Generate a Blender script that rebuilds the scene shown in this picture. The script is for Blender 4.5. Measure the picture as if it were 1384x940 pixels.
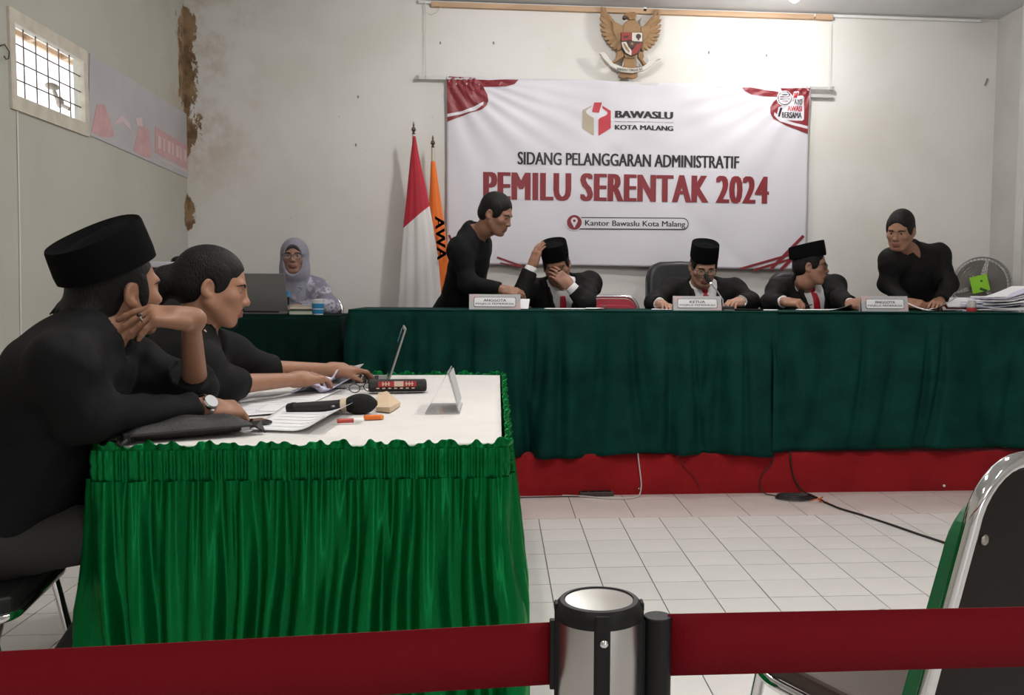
import bpy, bmesh, math, random
import numpy as np
from mathutils import Vector, Matrix
from math import sin, cos, pi, radians

for _o in list(bpy.data.objects):
    bpy.data.objects.remove(_o, do_unlink=True)
SC = bpy.context.scene
COL = SC.collection

# ------------------------------------------------------------------ camera
CAM_F, CAM_YAW, CAM_PITCH, CAM_ROLL = 1227.3, .085, -.068, .007
CAM_POS = np.array([-.204, -4.42, 1.133])
CAM_CX, CAM_CY = 776.6, 475.3
def _camR():
    f = np.array([sin(CAM_YAW)*cos(CAM_PITCH), cos(CAM_YAW)*cos(CAM_PITCH), sin(CAM_PITCH)])
    r = np.array([cos(CAM_YAW), -sin(CAM_YAW), 0.])
    u = np.cross(r, f)
    c, s = cos(CAM_ROLL), sin(CAM_ROLL)
    return np.array([c*r+s*u, -s*r+c*u, f])
CAM_R = _camR()
cam_data = bpy.data.cameras.new('camera')
cam = bpy.data.objects.new('camera', cam_data)
COL.objects.link(cam)
SC.camera = cam
cam_data.sensor_width = 36
cam_data.sensor_fit = 'HORIZONTAL'
cam_data.lens = CAM_F/1384*36
cam_data.shift_x = -(CAM_CX-692)/1384
cam_data.shift_y = (CAM_CY-470)/1384
cam_data.clip_start = .02
_m = Matrix.Identity(4)
for i in range(3):
    _m[i][0] = CAM_R[0][i]; _m[i][1] = CAM_R[1][i]; _m[i][2] = -CAM_R[2][i]; _m[i][3] = CAM_POS[i]
cam.matrix_world = _m

def _ray(px, py):
    return np.array([(px-CAM_CX)/CAM_F, -(py-CAM_CY)/CAM_F, 1.]) @ CAM_R
def PX(px, py, v):
    d = _ray(px, py); return CAM_POS + d*(v-CAM_POS[0])/d[0]
def P(px, py, v):            # the point of the plane Y = v seen at that pixel
    d = _ray(px, py); return CAM_POS + d*(v-CAM_POS[1])/d[1]
def PZ(px, py, v):
    d = _ray(px, py); return CAM_POS + d*(v-CAM_POS[2])/d[2]

# ------------------------------------------------------------------ world, lights, exposure
W = bpy.data.worlds.new('world'); SC.world = W; W.use_nodes = True
_bg = W.node_tree.nodes['Background']
_bg.inputs[0].default_value = (.93, .97, 1, 1); _bg.inputs[1].default_value = 1.6
SC.view_settings.view_transform = 'Standard'
SC.view_settings.look = 'None'
SC.view_settings.gamma = 1
SC.view_settings.use_curve_mapping = False
SC.view_settings.exposure = 0.5

def area_light(name, loc, size, sy, power, color, rot=(0, 0, 0)):
    l = bpy.data.lights.new(name, 'AREA'); l.shape = 'RECTANGLE'; l.size = size; l.size_y = sy
    l.energy = power; l.color = color
    o = bpy.data.objects.new(name, l); COL.objects.link(o); o.location = loc; o.rotation_euler = rot
    return o
# added fill light: unseen tubes over the hall (housings built with the ceiling)
FILL_TUBES = [(-.6, -2.2), (1.3, -1.9), (-.9, -5.6), (1.9, -5.6)]
for (_x, _y), _p in zip(FILL_TUBES, (18, 27, 13, 15)):
    area_light('fill_tube_light', (_x, _y, 3.03), .14, 1.2, _p, (1, .965, .92))
# the two bulbs above the platform
BULBS = [(1.66, 1.31, 2.985, 60), (.05, .55, 2.985, 80)]
for _x, _y, _z, _p in BULBS:
    l = bpy.data.lights.new('bulb_light', 'POINT'); l.energy = _p; l.color = (1, .975, .95); l.shadow_soft_size = .045
    o = bpy.data.objects.new('bulb_light', l); COL.objects.link(o); o.location = (_x, _y, _z)

# ------------------------------------------------------------------ mesh helpers
def link(name, me, parent=None, mat=None):
    o = bpy.data.objects.new(name, me); COL.objects.link(o)
    if parent is not None: o.parent = parent
    if mat is not None:
        for m in (mat if isinstance(mat, (list, tuple)) else [mat]): me.materials.append(m)
    return o
def thing(name, label, cat, loc=(0, 0, 0), rz=0., group=None):
    o = bpy.data.objects.new(name, None); COL.objects.link(o); o.empty_display_size = .05
    o.location = loc; o.rotation_euler = (0, 0, rz)
    tag(o, label, cat, group); return o
def tag(o, label=None, cat=None, group=None, kind=None):
    if label: o['label'] = label
    if cat: o['category'] = cat
    if group: o['group'] = group
    if kind: o['kind'] = kind
    return o
def rotm(rx=0, ry=0, rz=0):
    return np.array(Matrix.Rotation(rz, 3, 'Z') @ Matrix.Rotation(ry, 3, 'Y') @ Matrix.Rotation(rx, 3, 'X'))
def frame_from(d, up=(0, 0, 1)):
    d = np.array(d, float); d /= np.linalg.norm(d); up = np.array(up, float)
    if abs(d @ up) > .98: up = np.array([1., 0, 0])
    x = np.cross(up, d); x /= np.linalg.norm(x); y = np.cross(d, x)
    return x, y, d

class MB:
    def __init__(s): s.v = []; s.f = []; s.mi = []
    def add(s, verts, faces, mi=0):
        b = len(s.v); s.v += [tuple(map(float, q)) for q in verts]
        s.f += [tuple(b+i for i in f) for f in faces]; s.mi += [mi]*len(faces); return s
    def box(s, c, size, R=None, mi=0):
        h = np.array(size)/2; c = np.array(c)
        vs = [np.array([x, y, z])*h for z in (-1, 1) for y in (-1, 1) for x in (-1, 1)]
        if R is not None: vs = [R @ q for q in vs]
        return s.add([q+c for q in vs], [(0, 2, 3, 1), (4, 5, 7, 6), (0, 1, 5, 4), (2, 6, 7, 3), (0, 4, 6, 2), (1, 3, 7, 5)], mi)
    def tube(s, path, r, n=8, cap=True, mi=0, closed=False):
        path = [np.array(q, float) for q in path]; m = len(path)
        rs = r if isinstance(r, (list, tuple)) else [r]*m
        vs = []; x = None
        for i, q in enumerate(path):
            a = path[(i-1) % m] if (closed or i > 0) else q; b = path[(i+1) % m] if (closed or i < m-1) else q
            d = b-a; d = d/(np.linalg.norm(d)+1e-12)
            if x is None: x, y, _ = frame_from(d)
            else:
                x = x-d*(x @ d); x /= np.linalg.norm(x)+1e-12; y = np.cross(d, x)
            for k in range(n):
                t = 2*pi*k/n; vs.append(q+rs[i]*(cos(t)*x+sin(t)*y))
        fs = []
        for i in range(m if closed else m-1):
            j = (i+1) % m
            for k in range(n):
                fs.append((i*n+k, i*n+(k+1) % n, j*n+(k+1) % n, j*n+k))
        if cap and not closed:
            fs.append(tuple(range(n-1, -1, -1))); fs.append(tuple((m-1)*n+k for k in range(n)))
        return s.add(vs, fs, mi)
    def lathe(s, prof, c=(0, 0, 0), n=24, R=None, sx=1, sy=1, mi=0, cap=True):
        vs = []; c = np.array(c)
        for r, z in prof:
            for k in range(n):
                t = 2*pi*k/n; q = np.array([r*cos(t)*sx, r*sin(t)*sy, z])
                vs.append((R @ q if R is not None else q)+c)
        m = len(prof); fs = []
        for i in range(m-1):
            for k in range(n): fs.append((i*n+k, i*n+(k+1) % n, (i+1)*n+(k+1) % n, (i+1)*n+k))
        if cap:
            fs.append(tuple(range(n-1, -1, -1))); fs.append(tuple((m-1)*n+k for k in range(n)))
        return s.add(vs, fs, mi)
    def prism(s, front, back, mi=0):
        n = len(front)
        return s.add(list(front)+list(back), [tuple(range(n)), tuple(range(2*n-1, n-1, -1))]+[(i, n+i, n+(i+1) % n, (i+1) % n) for i in range(n)], mi)
    def grid(s, fn, nu, nv, mi=0, closed_u=False):
        vs = [fn(i/nu, j/nv) for j in range(nv+1) for i in range(nu+1)]
        fs = [(j*(nu+1)+i, j*(nu+1)+i+1, (j+1)*(nu+1)+i+1, (j+1)*(nu+1)+i) for j in range(nv) for i in range(nu)]
        return s.add(vs, fs, mi)
    def slab(s, fn, nu, nv, th, mi=0):
        """a sheet with real thickness: fn gives the upper side, th is a vector to the other side"""
        th = np.array(th, float)
        up = [np.array(fn(i/nu, j/nv), float) for j in range(nv+1) for i in range(nu+1)]
        lo = [q+th for q in up]; N = len(up); w = nu+1
        fs = []
        for j in range(nv):
            for i in range(nu):
                a, b, c, d = j*w+i, j*w+i+1, (j+1)*w+i+1, (j+1)*w+i
                fs += [(a, b, c, d), (N+d, N+c, N+b, N+a)]
        ring = [i for i in range(w)]+[j*w+nu for j in range(1, nv+1)]+[nv*w+i for i in range(nu-1, -1, -1)]+[j*w for j in range(nv-1, 0, -1)]
        for k in range(len(ring)):
            a, b = ring[k], ring[(k+1) % len(ring)]; fs.append((b, a, N+a, N+b))
        return s.add(up+lo, fs, mi)
    def sphere(s, c, r, n=12, m=8, R=None, mi=0):
        r = np.array([r]*3 if np.isscalar(r) else r, float); c = np.array(c)
        vs = []; fs = []
        for j in range(1, m):
            ph = pi*j/m
            for k in range(n):
                t = 2*pi*k/n; q = np.array([sin(ph)*cos(t), sin(ph)*sin(t), cos(ph)])*r
                vs.append((R @ q if R is not None else q)+c)
        q0, q1 = np.array([0, 0, r[2]]), np.array([0, 0, -r[2]])
        vs += [(R @ q0 if R is not None else q0)+c, (R @ q1 if R is not None else q1)+c]
        for j in range(m-2):
            for k in range(n): fs.append((j*n+k, (j+1)*n+k, (j+1)*n+(k+1) % n, j*n+(k+1) % n))
        T = len(vs)-2
        for k in range(n):
            fs.append((T, k, (k+1) % n)); fs.append((T+1, (m-2)*n+(k+1) % n, (m-2)*n+k))
        return s.add(vs, fs, mi)
    def mesh(s, name, smooth=False, fix=True):
        me = bpy.data.meshes.new(name); me.from_pydata(s.v, [], s.f)
        if fix:
            bm = bmesh.new(); bm.from_mesh(me); bmesh.ops.recalc_face_normals(bm, faces=bm.faces); bm.to_mesh(me); bm.free()
        me.polygons.foreach_set('material_index', s.mi)
        if smooth:
            me.polygons.foreach_set('use_smooth', [True]*len(me.polygons))
            if smooth != 'all':
                try: me.set_sharp_from_angle(angle=radians(38))
                except Exception: pass
        return me
    def build(s, name, mat, parent=None, smooth=False, fix=True, bevel=0., seg=2):
        o = link(name, s.mesh(name, smooth, fix), parent, mat)
        if bevel:
            b = o.modifiers.new('bevel', 'BEVEL'); b.width = bevel; b.segments = seg; b.limit_method = 'ANGLE'; b.angle_limit = radians(40)
        return o
def recenter(o):
    """turn a one-mesh thing built in place so that its origin stands at its base"""
    me = o.data; n = len(me.vertices); a = np.empty(n*3); me.vertices.foreach_get('co', a); a = a.reshape(-1, 3)
    c = np.array([(a[:, 0].min()+a[:, 0].max())/2, (a[:, 1].min()+a[:, 1].max())/2, a[:, 2].min()])
    me.vertices.foreach_set('co', (a-c).ravel()); me.update(); o.location = Vector(c)+o.location
    return o

# ------------------------------------------------------------------ materials
MATS = {}
def mat(name, col, rough=.6, metal=0., spec=.5, noise=0., nscale=8., bump=0., bscale=60., sheen=0., coat=0., trans=0., emit=None, estr=0., alpha=1., stretch=(1, 1, 1), ior=1.45):
    if name in MATS: return MATS[name]
    m = bpy.data.materials.new(name); m.use_nodes = True; MATS[name] = m
    nt = m.node_tree; b = nt.nodes['Principled BSDF']
    b.inputs['Base Color'].default_value = (*col, 1); b.inputs['Roughness'].default_value = rough
    b.inputs['Metallic'].default_value = metal; b.inputs['Specular IOR Level'].default_value = spec
    b.inputs['IOR'].default_value = ior
    if sheen: b.inputs['Sheen Weight'].default_value = sheen; b.inputs['Sheen Roughness'].default_value = .4
    if coat: b.inputs['Coat Weight'].default_value = coat; b.inputs['Coat Roughness'].default_value = .1
    if trans: b.inputs['Transmission Weight'].default_value = trans
    if alpha < 1: b.inputs['Alpha'].default_value = alpha
    if emit: b.inputs['Emission Color'].default_value = (*emit, 1); b.inputs['Emission Strength'].default_value = estr
    if noise or bump:
        tc = nt.nodes.new('ShaderNodeTexCoord'); mp = nt.nodes.new('ShaderNodeMapping'); mp.inputs['Scale'].default_value = stretch
        nt.links.new(tc.outputs['Object'], mp.inputs['Vector'])
    if noise:
        n = nt.nodes.new('ShaderNodeTexNoise'); n.inputs['Scale'].default_value = nscale; n.inputs['Detail'].default_value = 5
        nt.links.new(mp.outputs[0], n.inputs['Vector'])
        r = nt.nodes.new('ShaderNodeMapRange'); r.inputs['From Min'].default_value = .3; r.inputs['From Max'].default_value = .7
        r.inputs['To Min'].default_value = 1-noise; r.inputs['To Max'].default_value = 1+noise
        nt.links.new(n.outputs[0], r.inputs[0])
        x = nt.nodes.new('ShaderNodeMix'); x.data_type = 'RGBA'; x.blend_type = 'MULTIPLY'; x.inputs['Factor'].default_value = 1
        x.inputs[6].default_value = (*col, 1); nt.links.new(r.outputs[0], x.inputs[7]); nt.links.new(x.outputs[2], b.inputs['Base Color'])
    if bump:
        n2 = nt.nodes.new('ShaderNodeTexNoise'); n2.inputs['Scale'].default_value = bscale; n2.inputs['Detail'].default_value = 4
        nt.links.new(mp.outputs[0], n2.inputs['Vector'])
        bp = nt.nodes.new('ShaderNodeBump'); bp.inputs['Strength'].default_value = bump; bp.inputs['Distance'].default_value = .01
        nt.links.new(n2.outputs[0], bp.inputs['Height']); nt.links.new(bp.outputs[0], b.inputs['Normal'])
    return m

def text_mesh(s, bold=0., space=1.):
    cu = bpy.data.curves.new('t', 'FONT'); cu.body = s; cu.size = 1; cu.offset = bold; cu.space_character = space
    cu.resolution_u = 3
    o = bpy.data.objects.new('t', cu); COL.objects.link(o)
    dg = bpy.context.evaluated_depsgraph_get()
    me = bpy.data.meshes.new_from_object(o.evaluated_get(dg))
    bpy.data.objects.remove(o, do_unlink=True); bpy.data.curves.remove(cu)
    n = len(me.vertices); a = np.empty(n*3); me.vertices.foreach_get('co', a); a = a.reshape(-1, 3)
    a[:, :2] -= a[:, :2].min(0); a[:, :2] /= a[:, :2].max(0)
    return me, a           # a: 0..1 in x and y
def text_fit(s, name, mat_, parent, fn, bold=0., space=1.):
    """lettering laid on the surface fn(u, v) -> point"""
    me, a = text_mesh(s, 0., space)
    if bold:
        fs = [tuple(p.vertices) for p in me.polygons]; n = len(a); bpy.data.meshes.remove(me)
        asp = .6*len(s)                 # widths are in units of the whole line
        sh = [(k*bold/asp, 0) for k in (-1, -.5, 0, .5, 1)]
        A = np.concatenate([np.clip(a[:, :2]*[1-2*bold/asp, 1]+[bold/asp+dx, 0], 0, 1) for dx, _ in sh])
        me = bpy.data.meshes.new(name); me.from_pydata([(0, 0, 0)]*len(A), [], [tuple(i+n*k for i in f) for k in range(5) for f in fs]); a = A
    pts = np.array([fn(u, v) for u, v in a[:, :2]])
    me.vertices.foreach_set('co', pts.ravel()); me.update(); me.name = name; me.materials.clear()
    return link(name, me, parent, mat_)
# ------------------------------------------------------------------ room constants
XL, XR, YW, ZC = -2.335, 3.45, 2.1, 3.13
YB = -7.6
STAGE_Y, STAGE_Z = .505, .235
TT = 1.02                       # top of the tables on the platform
class NT:
    """tiny node expression helper"""
    def __init__(s, m): s.nt = m.node_tree; s.b = s.nt.nodes['Principled BSDF']
    def n(s, t, **k):
        q = s.nt.nodes.new(t)
        for a, v in k.items(): setattr(q, a, v)
        return q
    def sock(s, node, i, v):
        if hasattr(v, 'is_output'): s.nt.links.new(v, node.inputs[i])
        else: node.inputs[i].default_value = v
    def math(s, op, a, b=0., c=0.):
        q = s.n('ShaderNodeMath', operation=op); s.sock(q, 0, a); s.sock(q, 1, b); s.sock(q, 2, c); return q.outputs[0]
    def rng(s, v, a, b, c=0., d=1., smooth=True):
        q = s.n('ShaderNodeMapRange', interpolation_type='SMOOTHSTEP' if smooth else 'LINEAR')
        s.sock(q, 0, v)
        for i, x in zip((1, 2, 3, 4), (a, b, c, d)): s.sock(q, i, x)
        return q.outputs[0]
    def xyz(s):
        tc = s.n('ShaderNodeTexCoord'); sp = s.n('ShaderNodeSeparateXYZ'); s.nt.links.new(tc.outputs['Object'], sp.inputs[0])
        s.co = tc.outputs['Object']; return sp.outputs
    def noise(s, scale, detail=4, stretch=(1, 1, 1), rough=.55):
        mp = s.n('ShaderNodeMapping'); mp.inputs['Scale'].default_value = stretch; s.nt.links.new(s.co, mp.inputs['Vector'])
        q = s.n('ShaderNodeTexNoise'); q.inputs['Scale'].default_value = scale; q.inputs['Detail'].default_value = detail; q.inputs['Roughness'].default_value = rough
        s.nt.links.new(mp.outputs[0], q.inputs['Vector']); return q.outputs[0]
    def mix(s, f, a, b, blend='MIX'):
        q = s.n('ShaderNodeMix', data_type='RGBA', blend_type=blend); s.sock(q, 0, f)
        for i, v in ((6, a), (7, b)): s.sock(q, i, v if hasattr(v, 'is_output') else (*v, 1))
        return q.outputs[2]
    def bump(s, h, st=.3, dist=.01):
        q = s.n('ShaderNodeBump'); q.inputs['Strength'].default_value = st; q.inputs['Distance'].default_value = dist
        s.nt.links.new(h, q.inputs['Height']); s.nt.links.new(q.outputs[0], s.b.inputs['Normal'])
    def out(s, c): s.nt.links.new(c, s.b.inputs['Base Color'])

def wall_material(name, base, corner_axis):
    m = mat(name, base, rough=.85, spec=.25); e = NT(m); x, y, z = e.xyz()
    n1 = e.noise(1.3, 3); n2 = e.noise(9, 6); n3 = e.noise(3.2, 7, rough=.7)
    c = e.mix(e.rng(n1, .38, .68), base, tuple(np.array(base)*np.array([.93, .92, .88])))
    # distance from the damp corner between the left and the back wall
    d = e.math('ADD', x, -XL) if corner_axis == 'x' else e.math('SUBTRACT', YW, y)
    yell = e.math('MULTIPLY', e.rng(d, .75, .02), e.math('MULTIPLY', e.rng(n3, .42, .66), e.rng(z, 1.5, 2.2)))
    c = e.mix(e.math('MULTIPLY', yell, .5), c, (.42, .30, .17))
    zm = e.math('MULTIPLY', e.rng(z, 1.95, 2.2), e.rng(z, 3.08, 2.93))
    zl = e.math('MULTIPLY', e.rng(z, 1.5, 1.58), e.rng(z, 1.8, 1.68))
    zz = e.math('MAXIMUM', zm, e.math('MULTIPLY', zl, .55))
    nn = e.noise(5.5, 8, stretch=(1.6, 1.6, .8), rough=.75)
    edge = e.math('MULTIPLY', e.rng(nn, .33, .66, .0, .17, False), zz)
    if corner_axis != 'x': edge = e.math('MULTIPLY', edge, 1.4)
    peel = e.rng(e.math('SUBTRACT', edge, d), .0, .012)
    brown = e.mix(e.rng(n2, .35, .65), (.17, .10, .052), (.36, .25, .15))
    c = e.mix(peel, c, brown)
    sp = e.noise(38, 2); c = e.mix(e.math('MULTIPLY', e.rng(sp, .74, .80), .5), c, (.35, .31, .26))
    e.out(c)
    hh = e.math('ADD', e.math('MULTIPLY', n2, .35), e.math('MULTIPLY', peel, -1.))
    e.bump(hh, .35, .008)
    return m
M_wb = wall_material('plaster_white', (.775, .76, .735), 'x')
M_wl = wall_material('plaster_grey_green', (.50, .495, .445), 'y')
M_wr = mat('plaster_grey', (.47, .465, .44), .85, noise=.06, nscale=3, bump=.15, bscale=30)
M_ceil = mat('ceiling_paint', (.60, .60, .60), .8, noise=.10, nscale=1.6)
M_grout = mat('grout', (.13, .115, .105), .9)

def wall_box(name, c, size, m):
    o = MB().box(c, size).build(name, m); tag(o, kind='structure'); return o
# floor: grout bed and tiles
floor = MB().box(((XL+XR)/2, (YW+YB)/2, -.056), (XR-XL+.4, YW-YB+.4, .10)).build('floor', M_grout); tag(floor, kind='structure')
M_tile = []
for k, f in enumerate((1., .97, 1.02, .985)):
    M_tile.append(mat('floor_tile_%d' % k, tuple(np.array((.71, .685, .665))*f), .22, spec=.45, noise=.03, nscale=5, bump=.03, bscale=25))
M_btile = mat('border_tile', (.66, .585, .565), .26, spec=.45, noise=.05, nscale=5)
def tile_mesh(sx, sy, m):
    me = MB().box((0, 0, -.003), (sx-.0042, sy-.0042, .006)).mesh('tile'); me.materials.append(m); return me
_tm = [tile_mesh(.2, .2, m) for m in M_tile]
random.seed(3)
rest = MB(); near = 0
for i in range(-12, 18):
    for j in range(0, 37):
        cx, cy = .2*i+.1, -.2*j-.1
        if cx < XL+.08 or cx > XR-.08 or cy < YB+.1: continue
        if -3 <= i <= 13 and j < 17:
            o = bpy.data.objects.new('tile', random.choice(_tm)); COL.objects.link(o); o.parent = floor
            o.location = (cx, cy, random.uniform(-.0006, .0004)); near += 1
        else: rest.box((cx, cy, -.003), (.1958, .1958, .006))
tag(rest.build('tile_field', M_tile[0], floor), kind='stuff')
_bm = tile_mesh(.2945, .38, M_btile)
_bm2 = tile_mesh(.2945, .3, M_btile)
for k in range(-8, 12):
    cx = .1845+.2945*k-.147
    if cx < XL+.1 or cx > XR-.1: continue
    for me, cy in ((_bm, .19), (_bm2, .53)):
        o = bpy.data.objects.new('border_tile', me); COL.objects.link(o); o.parent = floor; o.location = (cx, cy, -.0003)

wall_box('wall_back', ((XL+XR)/2, YW+.1, ZC/2), (XR-XL+.4, .2, ZC+.02), M_wb)
# left wall with the window opening
WY0, WY1, WZ0, WZ1 = -.15, .55, 1.955, 2.315
lw = MB()
def lbox(y0, y1, z0, z1): lw.box((XL-.025, (y0+y1)/2, (z0+z1)/2), (.05, y1-y0, z1-z0))
lbox(YB, WY0, 0, ZC); lbox(WY1, YW, 0, ZC); lbox(WY0, WY1, 0, WZ0); lbox(WY0, WY1, WZ1, ZC)
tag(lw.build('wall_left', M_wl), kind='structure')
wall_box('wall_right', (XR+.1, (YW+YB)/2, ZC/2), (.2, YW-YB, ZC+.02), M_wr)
tag(MB().box((XR-.012, 1.69, ZC/2), (.024, .10, ZC)).box((XR-.006, 1.4, ZC/2), (.012, .5, ZC)).build('trim_1', mat('trim_grey', (.55, .545, .52), .8, noise=.08, nscale=4)), kind='structure')
# rear of the hall: wall with wide door openings that let daylight in
rw = MB()
for x0, x1, z0, z1 in ((XL, 1.3, 0, ZC), (2.7, XR, 0, ZC), (1.3, 2.7, 2.3, ZC)):
    rw.box(((x0+x1)/2, YB-.07, (z0+z1)/2), (x1-x0, .14, z1-z0))
tag(rw.build('wall_rear', M_wb), kind='structure')
cl = MB().box(((XL+XR)/2, (YW+YB)/2, ZC+.06), (XR-XL+.4, YW-YB+.4, .12)).build('ceiling', M_ceil); tag(cl, kind='structure')
M_white = mat('white_enamel', (.8, .8, .79), .4)
M_fillglow = mat('fill_tube_glow', (1, 1, 1), .5, emit=(1, .97, .93), estr=9)  # glow of the out-of-view tubes added to fill the hall with light
for (x, y), lab in zip(FILL_TUBES, ('above the satin skirted table', 'above the empty tiled floor', 'at the rear left of the hall', 'at the rear right of the hall')):
    t = thing('ceiling_lamp', 'added white fill tube on the ceiling '+lab, 'lamp', (x, y, ZC), group='added fill tubes over the hall')
    MB().box((0, 0, -.03), (.16, 1.26, .06)).build('housing', M_white, t, bevel=.008)
    MB().tube([(0, -.58, -.075), (0, .58, -.075)], .014, 10).build('tube', M_fillglow, t, True)
M_bulb = mat('bulb_glow', (1, 1, 1), .4, emit=(1, .98, .95), estr=14)
for k, (x, y, z, _p) in enumerate(BULBS):
    t = thing('ceiling_bulb', ['white bulb lamp on the ceiling above the banner right', 'white bulb lamp on the ceiling above the table left'][k], 'lamp', (x, y, ZC))
    MB().lathe([(.045, 0), (.045, -.02), (.028, -.03), (.026, -.07)], n=20).build('holder', M_white, t, True)
    MB().lathe([(.02, -.07), (.032, -.085), (.038, -.1), (.034, -.11), (.03, -.112)], n=20).build('collar', M_white, t, True)

# ---- window in the left wall
M_frame = mat('window_frame_paint', (.62, .57, .48), .6, noise=.12, nscale=12)
M_iron = mat('iron_bar', (.20, .16, .14), .6, metal=.4)
M_glass = mat('window_glass', (1, 1, 1), .02, trans=1., ior=1.01)
win = MB()
fx = XL+.005
for (y0, y1, z0, z1) in ((WY0-.03, WY1+.03, WZ1-.025, WZ1+.035), (WY0-.03, WY1+.03, WZ0-.045, WZ0+.02), (WY0-.03, WY0+.016, WZ0+.02, WZ1-.025), (WY1-.014, WY1+.03, WZ0+.02, WZ1-.025)):
    win.box((fx-.012, (y0+y1)/2, (z0+z1)/2), (.036, y1-y0, z1-z0))
window = win.build('window_1', M_frame); tag(window, kind='structure')
ya, yb, za, zb = WY0+.016, WY1-.014, WZ0+.02, WZ1-.025
MB().box((XL-.03, (ya+yb)/2, (za+zb)/2), (.004, yb-ya, zb-za)).build('pane', M_glass, window)
for k in range(1, 6):
    y = ya+(yb-ya)*k/6; MB().tube([(XL-.012, y, za-.005), (XL-.012, y, zb+.005)], .0035, 8).build('grille_bar', M_iron, window, True)
for k in range(1, 4):
    z = za+(zb-za)*k/4; MB().tube([(XL-.012, ya-.005, z), (XL-.012, yb+.005, z)], .0035, 8).build('grille_bar', M_iron, window, True)
# outside: the eave of the roof and a lamp arm that show through the panes
M_eave = mat('eave_wood', (.50, .36, .24), .8, noise=.2, nscale=6)
ev = MB(); Ro = rotm(0, -radians(13.3), 0)
ev.box((XL-.53, 1.9, 2.905), (.95, 4.4, .03), Ro)
ev.box((XL-.985, 1.9, 2.80), (.025, 4.4, .09))
for k in range(9): ev.box((XL-.53, 0.+.5*k, 2.875), (.93, .05, .05), Ro)
recenter(tag(ev.build('roof_eave', M_eave), 'brown wooden roof eave outside the barred window', 'eave'))
br = MB().tube([(XL-.06, .52, 2.04), (XL-.12, .54, 2.07), (XL-.16, .58, 2.14)], .010, 8).sphere((XL-.17, .58, 2.165), (.03, .05, .018), 12, 8).sphere((XL-.12, .55, 2.08), (.02, .02, .03), 10, 6)
recenter(tag(br.build('outdoor_lamp', mat('weathered_grey', (.34, .3, .26), .7), None, True), 'small weathered outdoor lamp behind the window bars', 'lamp'))

# ---- sheet beside the window
M_sheet = mat('faded_vinyl', (.47, .455, .475), .35, noise=.06, nscale=4)
M_pink = mat('faded_pink_print', (.58, .34, .35), .4, noise=.12, nscale=14)
M_palepink = mat('pale_pink_print', (.66, .52, .53), .4)
c4 = [PX(118, 182, XL), PX(253.5, 241.5, XL), PX(253, 155.5, XL), PX(120, 72, XL)]
sh = thing('vinyl_sheet', 'faded grey vinyl sheet with pink print beside the barred window', 'sheet', c4[0])
def sheet_pt(u, v, off=.006):
    q = (1-u)*(1-v)*c4[0]+u*(1-v)*c4[1]+u*v*c4[2]+(1-u)*v*c4[3]; q = q.copy(); q[0] = XL+off; return q-c4[0]
MB().slab(lambda u, v: sheet_pt(u, v), 8, 4, (-.005, 0, 0)).build('sheet', M_sheet, sh)
def sheet_poly(pts, m, off):
    a = [sheet_pt(u, v, off) for u, v in pts]; b = [sheet_pt(u, v, .005) for u, v in pts]
    MB().prism(a, b).build('print', m, sh)
sheet_poly([(.02, .05), (.06, .42), (.12, .47), (.17, .30), (.21, .12), (.10, .04)], M_pink, .0072)
sheet_poly([(.38, .05), (.44, .46), (.54, .44), (.56, .06), (.48, .03)], M_pink, .0072)
sheet_poly([(.2, .28), (.27, .45), (.34, .40), (.36, .30), (.28, .36)], M_palepink, .0075)
sheet_poly([(.40, .50), (.46, .56), (.47, .44), (.41, .42)], M_palepink, .0075)
sheet_poly([(.60, .16), (.985, .14), (.985, .50), (.60, .54)], M_pink, .0072)
for k, u in enumerate((.63, .69, .74, .79, .84, .89, .94)):
    w = .02 if k % 2 else .032
    sheet_poly([(u, .25), (u+w, .25), (u+w, .43), (u, .43)], M_palepink, .0078)
sheet_poly([(.62, .09), (.97, .085), (.97, .105), (.62, .11)], M_palepink, .0074)

# wall seams and cords
M_cable = mat('white_cable', (.72, .70, .66), .5)
q0, q1 = PX(22, 150, XL), PX(27, 455, XL)
recenter(tag(MB().tube([q0+[.004, 0, 0], (q0+q1)/2+[.004, .004, 0], q1+[.004, 0, 0], [q1[0]+.004, q1[1], .2]], .0035, 6).build('wall_cable', M_cable, None, True), 'thin white cable running down the wall under the window', 'cable'))
M_black = mat('black_plastic', (.009, .009, .0095), .45)
hk = [PX(*a, XL)+np.array([.006+.004*i, 0, 0]) for i, a in enumerate(((-2, 62), (3, 60), (8, 70), (6, 79), (1, 80), (-3, 76)))]
recenter(tag(MB().tube(hk, .003, 6).build('wall_hook', mat('dark_wire', (.09, .075, .065), .5), None, True), 'thin dark wire loop on the wall left of window', 'wire'))

# ---- batten and conduit along the top of the back wall
M_wood = mat('batten_wood', (.50, .335, .215), .7, noise=.16, nscale=3, stretch=(1, 8, 8))
bt = MB(); b0, b1 = P(581.5, 5, 2.06), P(1126, 24.5, 2.06)
R_b = rotm(0, -math.atan2(b1[2]-b0[2], b1[0]-b0[0]), 0)
bl = b1[0]-b0[0]
batten = thing('wall_batten', 'long brown wooden batten along the top of the back wall', 'batten', (b0[0], 2.08, b0[2]))
MB().box((bl*.477, 0, 0), (bl*.95, .036, .034)).build('board', M_wood, batten, bevel=.002)
MB().box((bl*.978, -.002, 0), (bl*.044, .04, .038)).build('end_block', M_wood, batten, bevel=.002)
cd = MB().tube([(-.75, 2.075, ZC-.018), (1.0, 2.075, ZC-.02), (3.3, 2.075, ZC-.02)], .011, 10)
cd.box((.83, 2.075, ZC-.02), (.022, .026, .026))
recenter(tag(cd.build('conduit_pipe', M_white, None, True), 'white conduit pipe running along the ceiling edge', 'pipe'))
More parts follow.
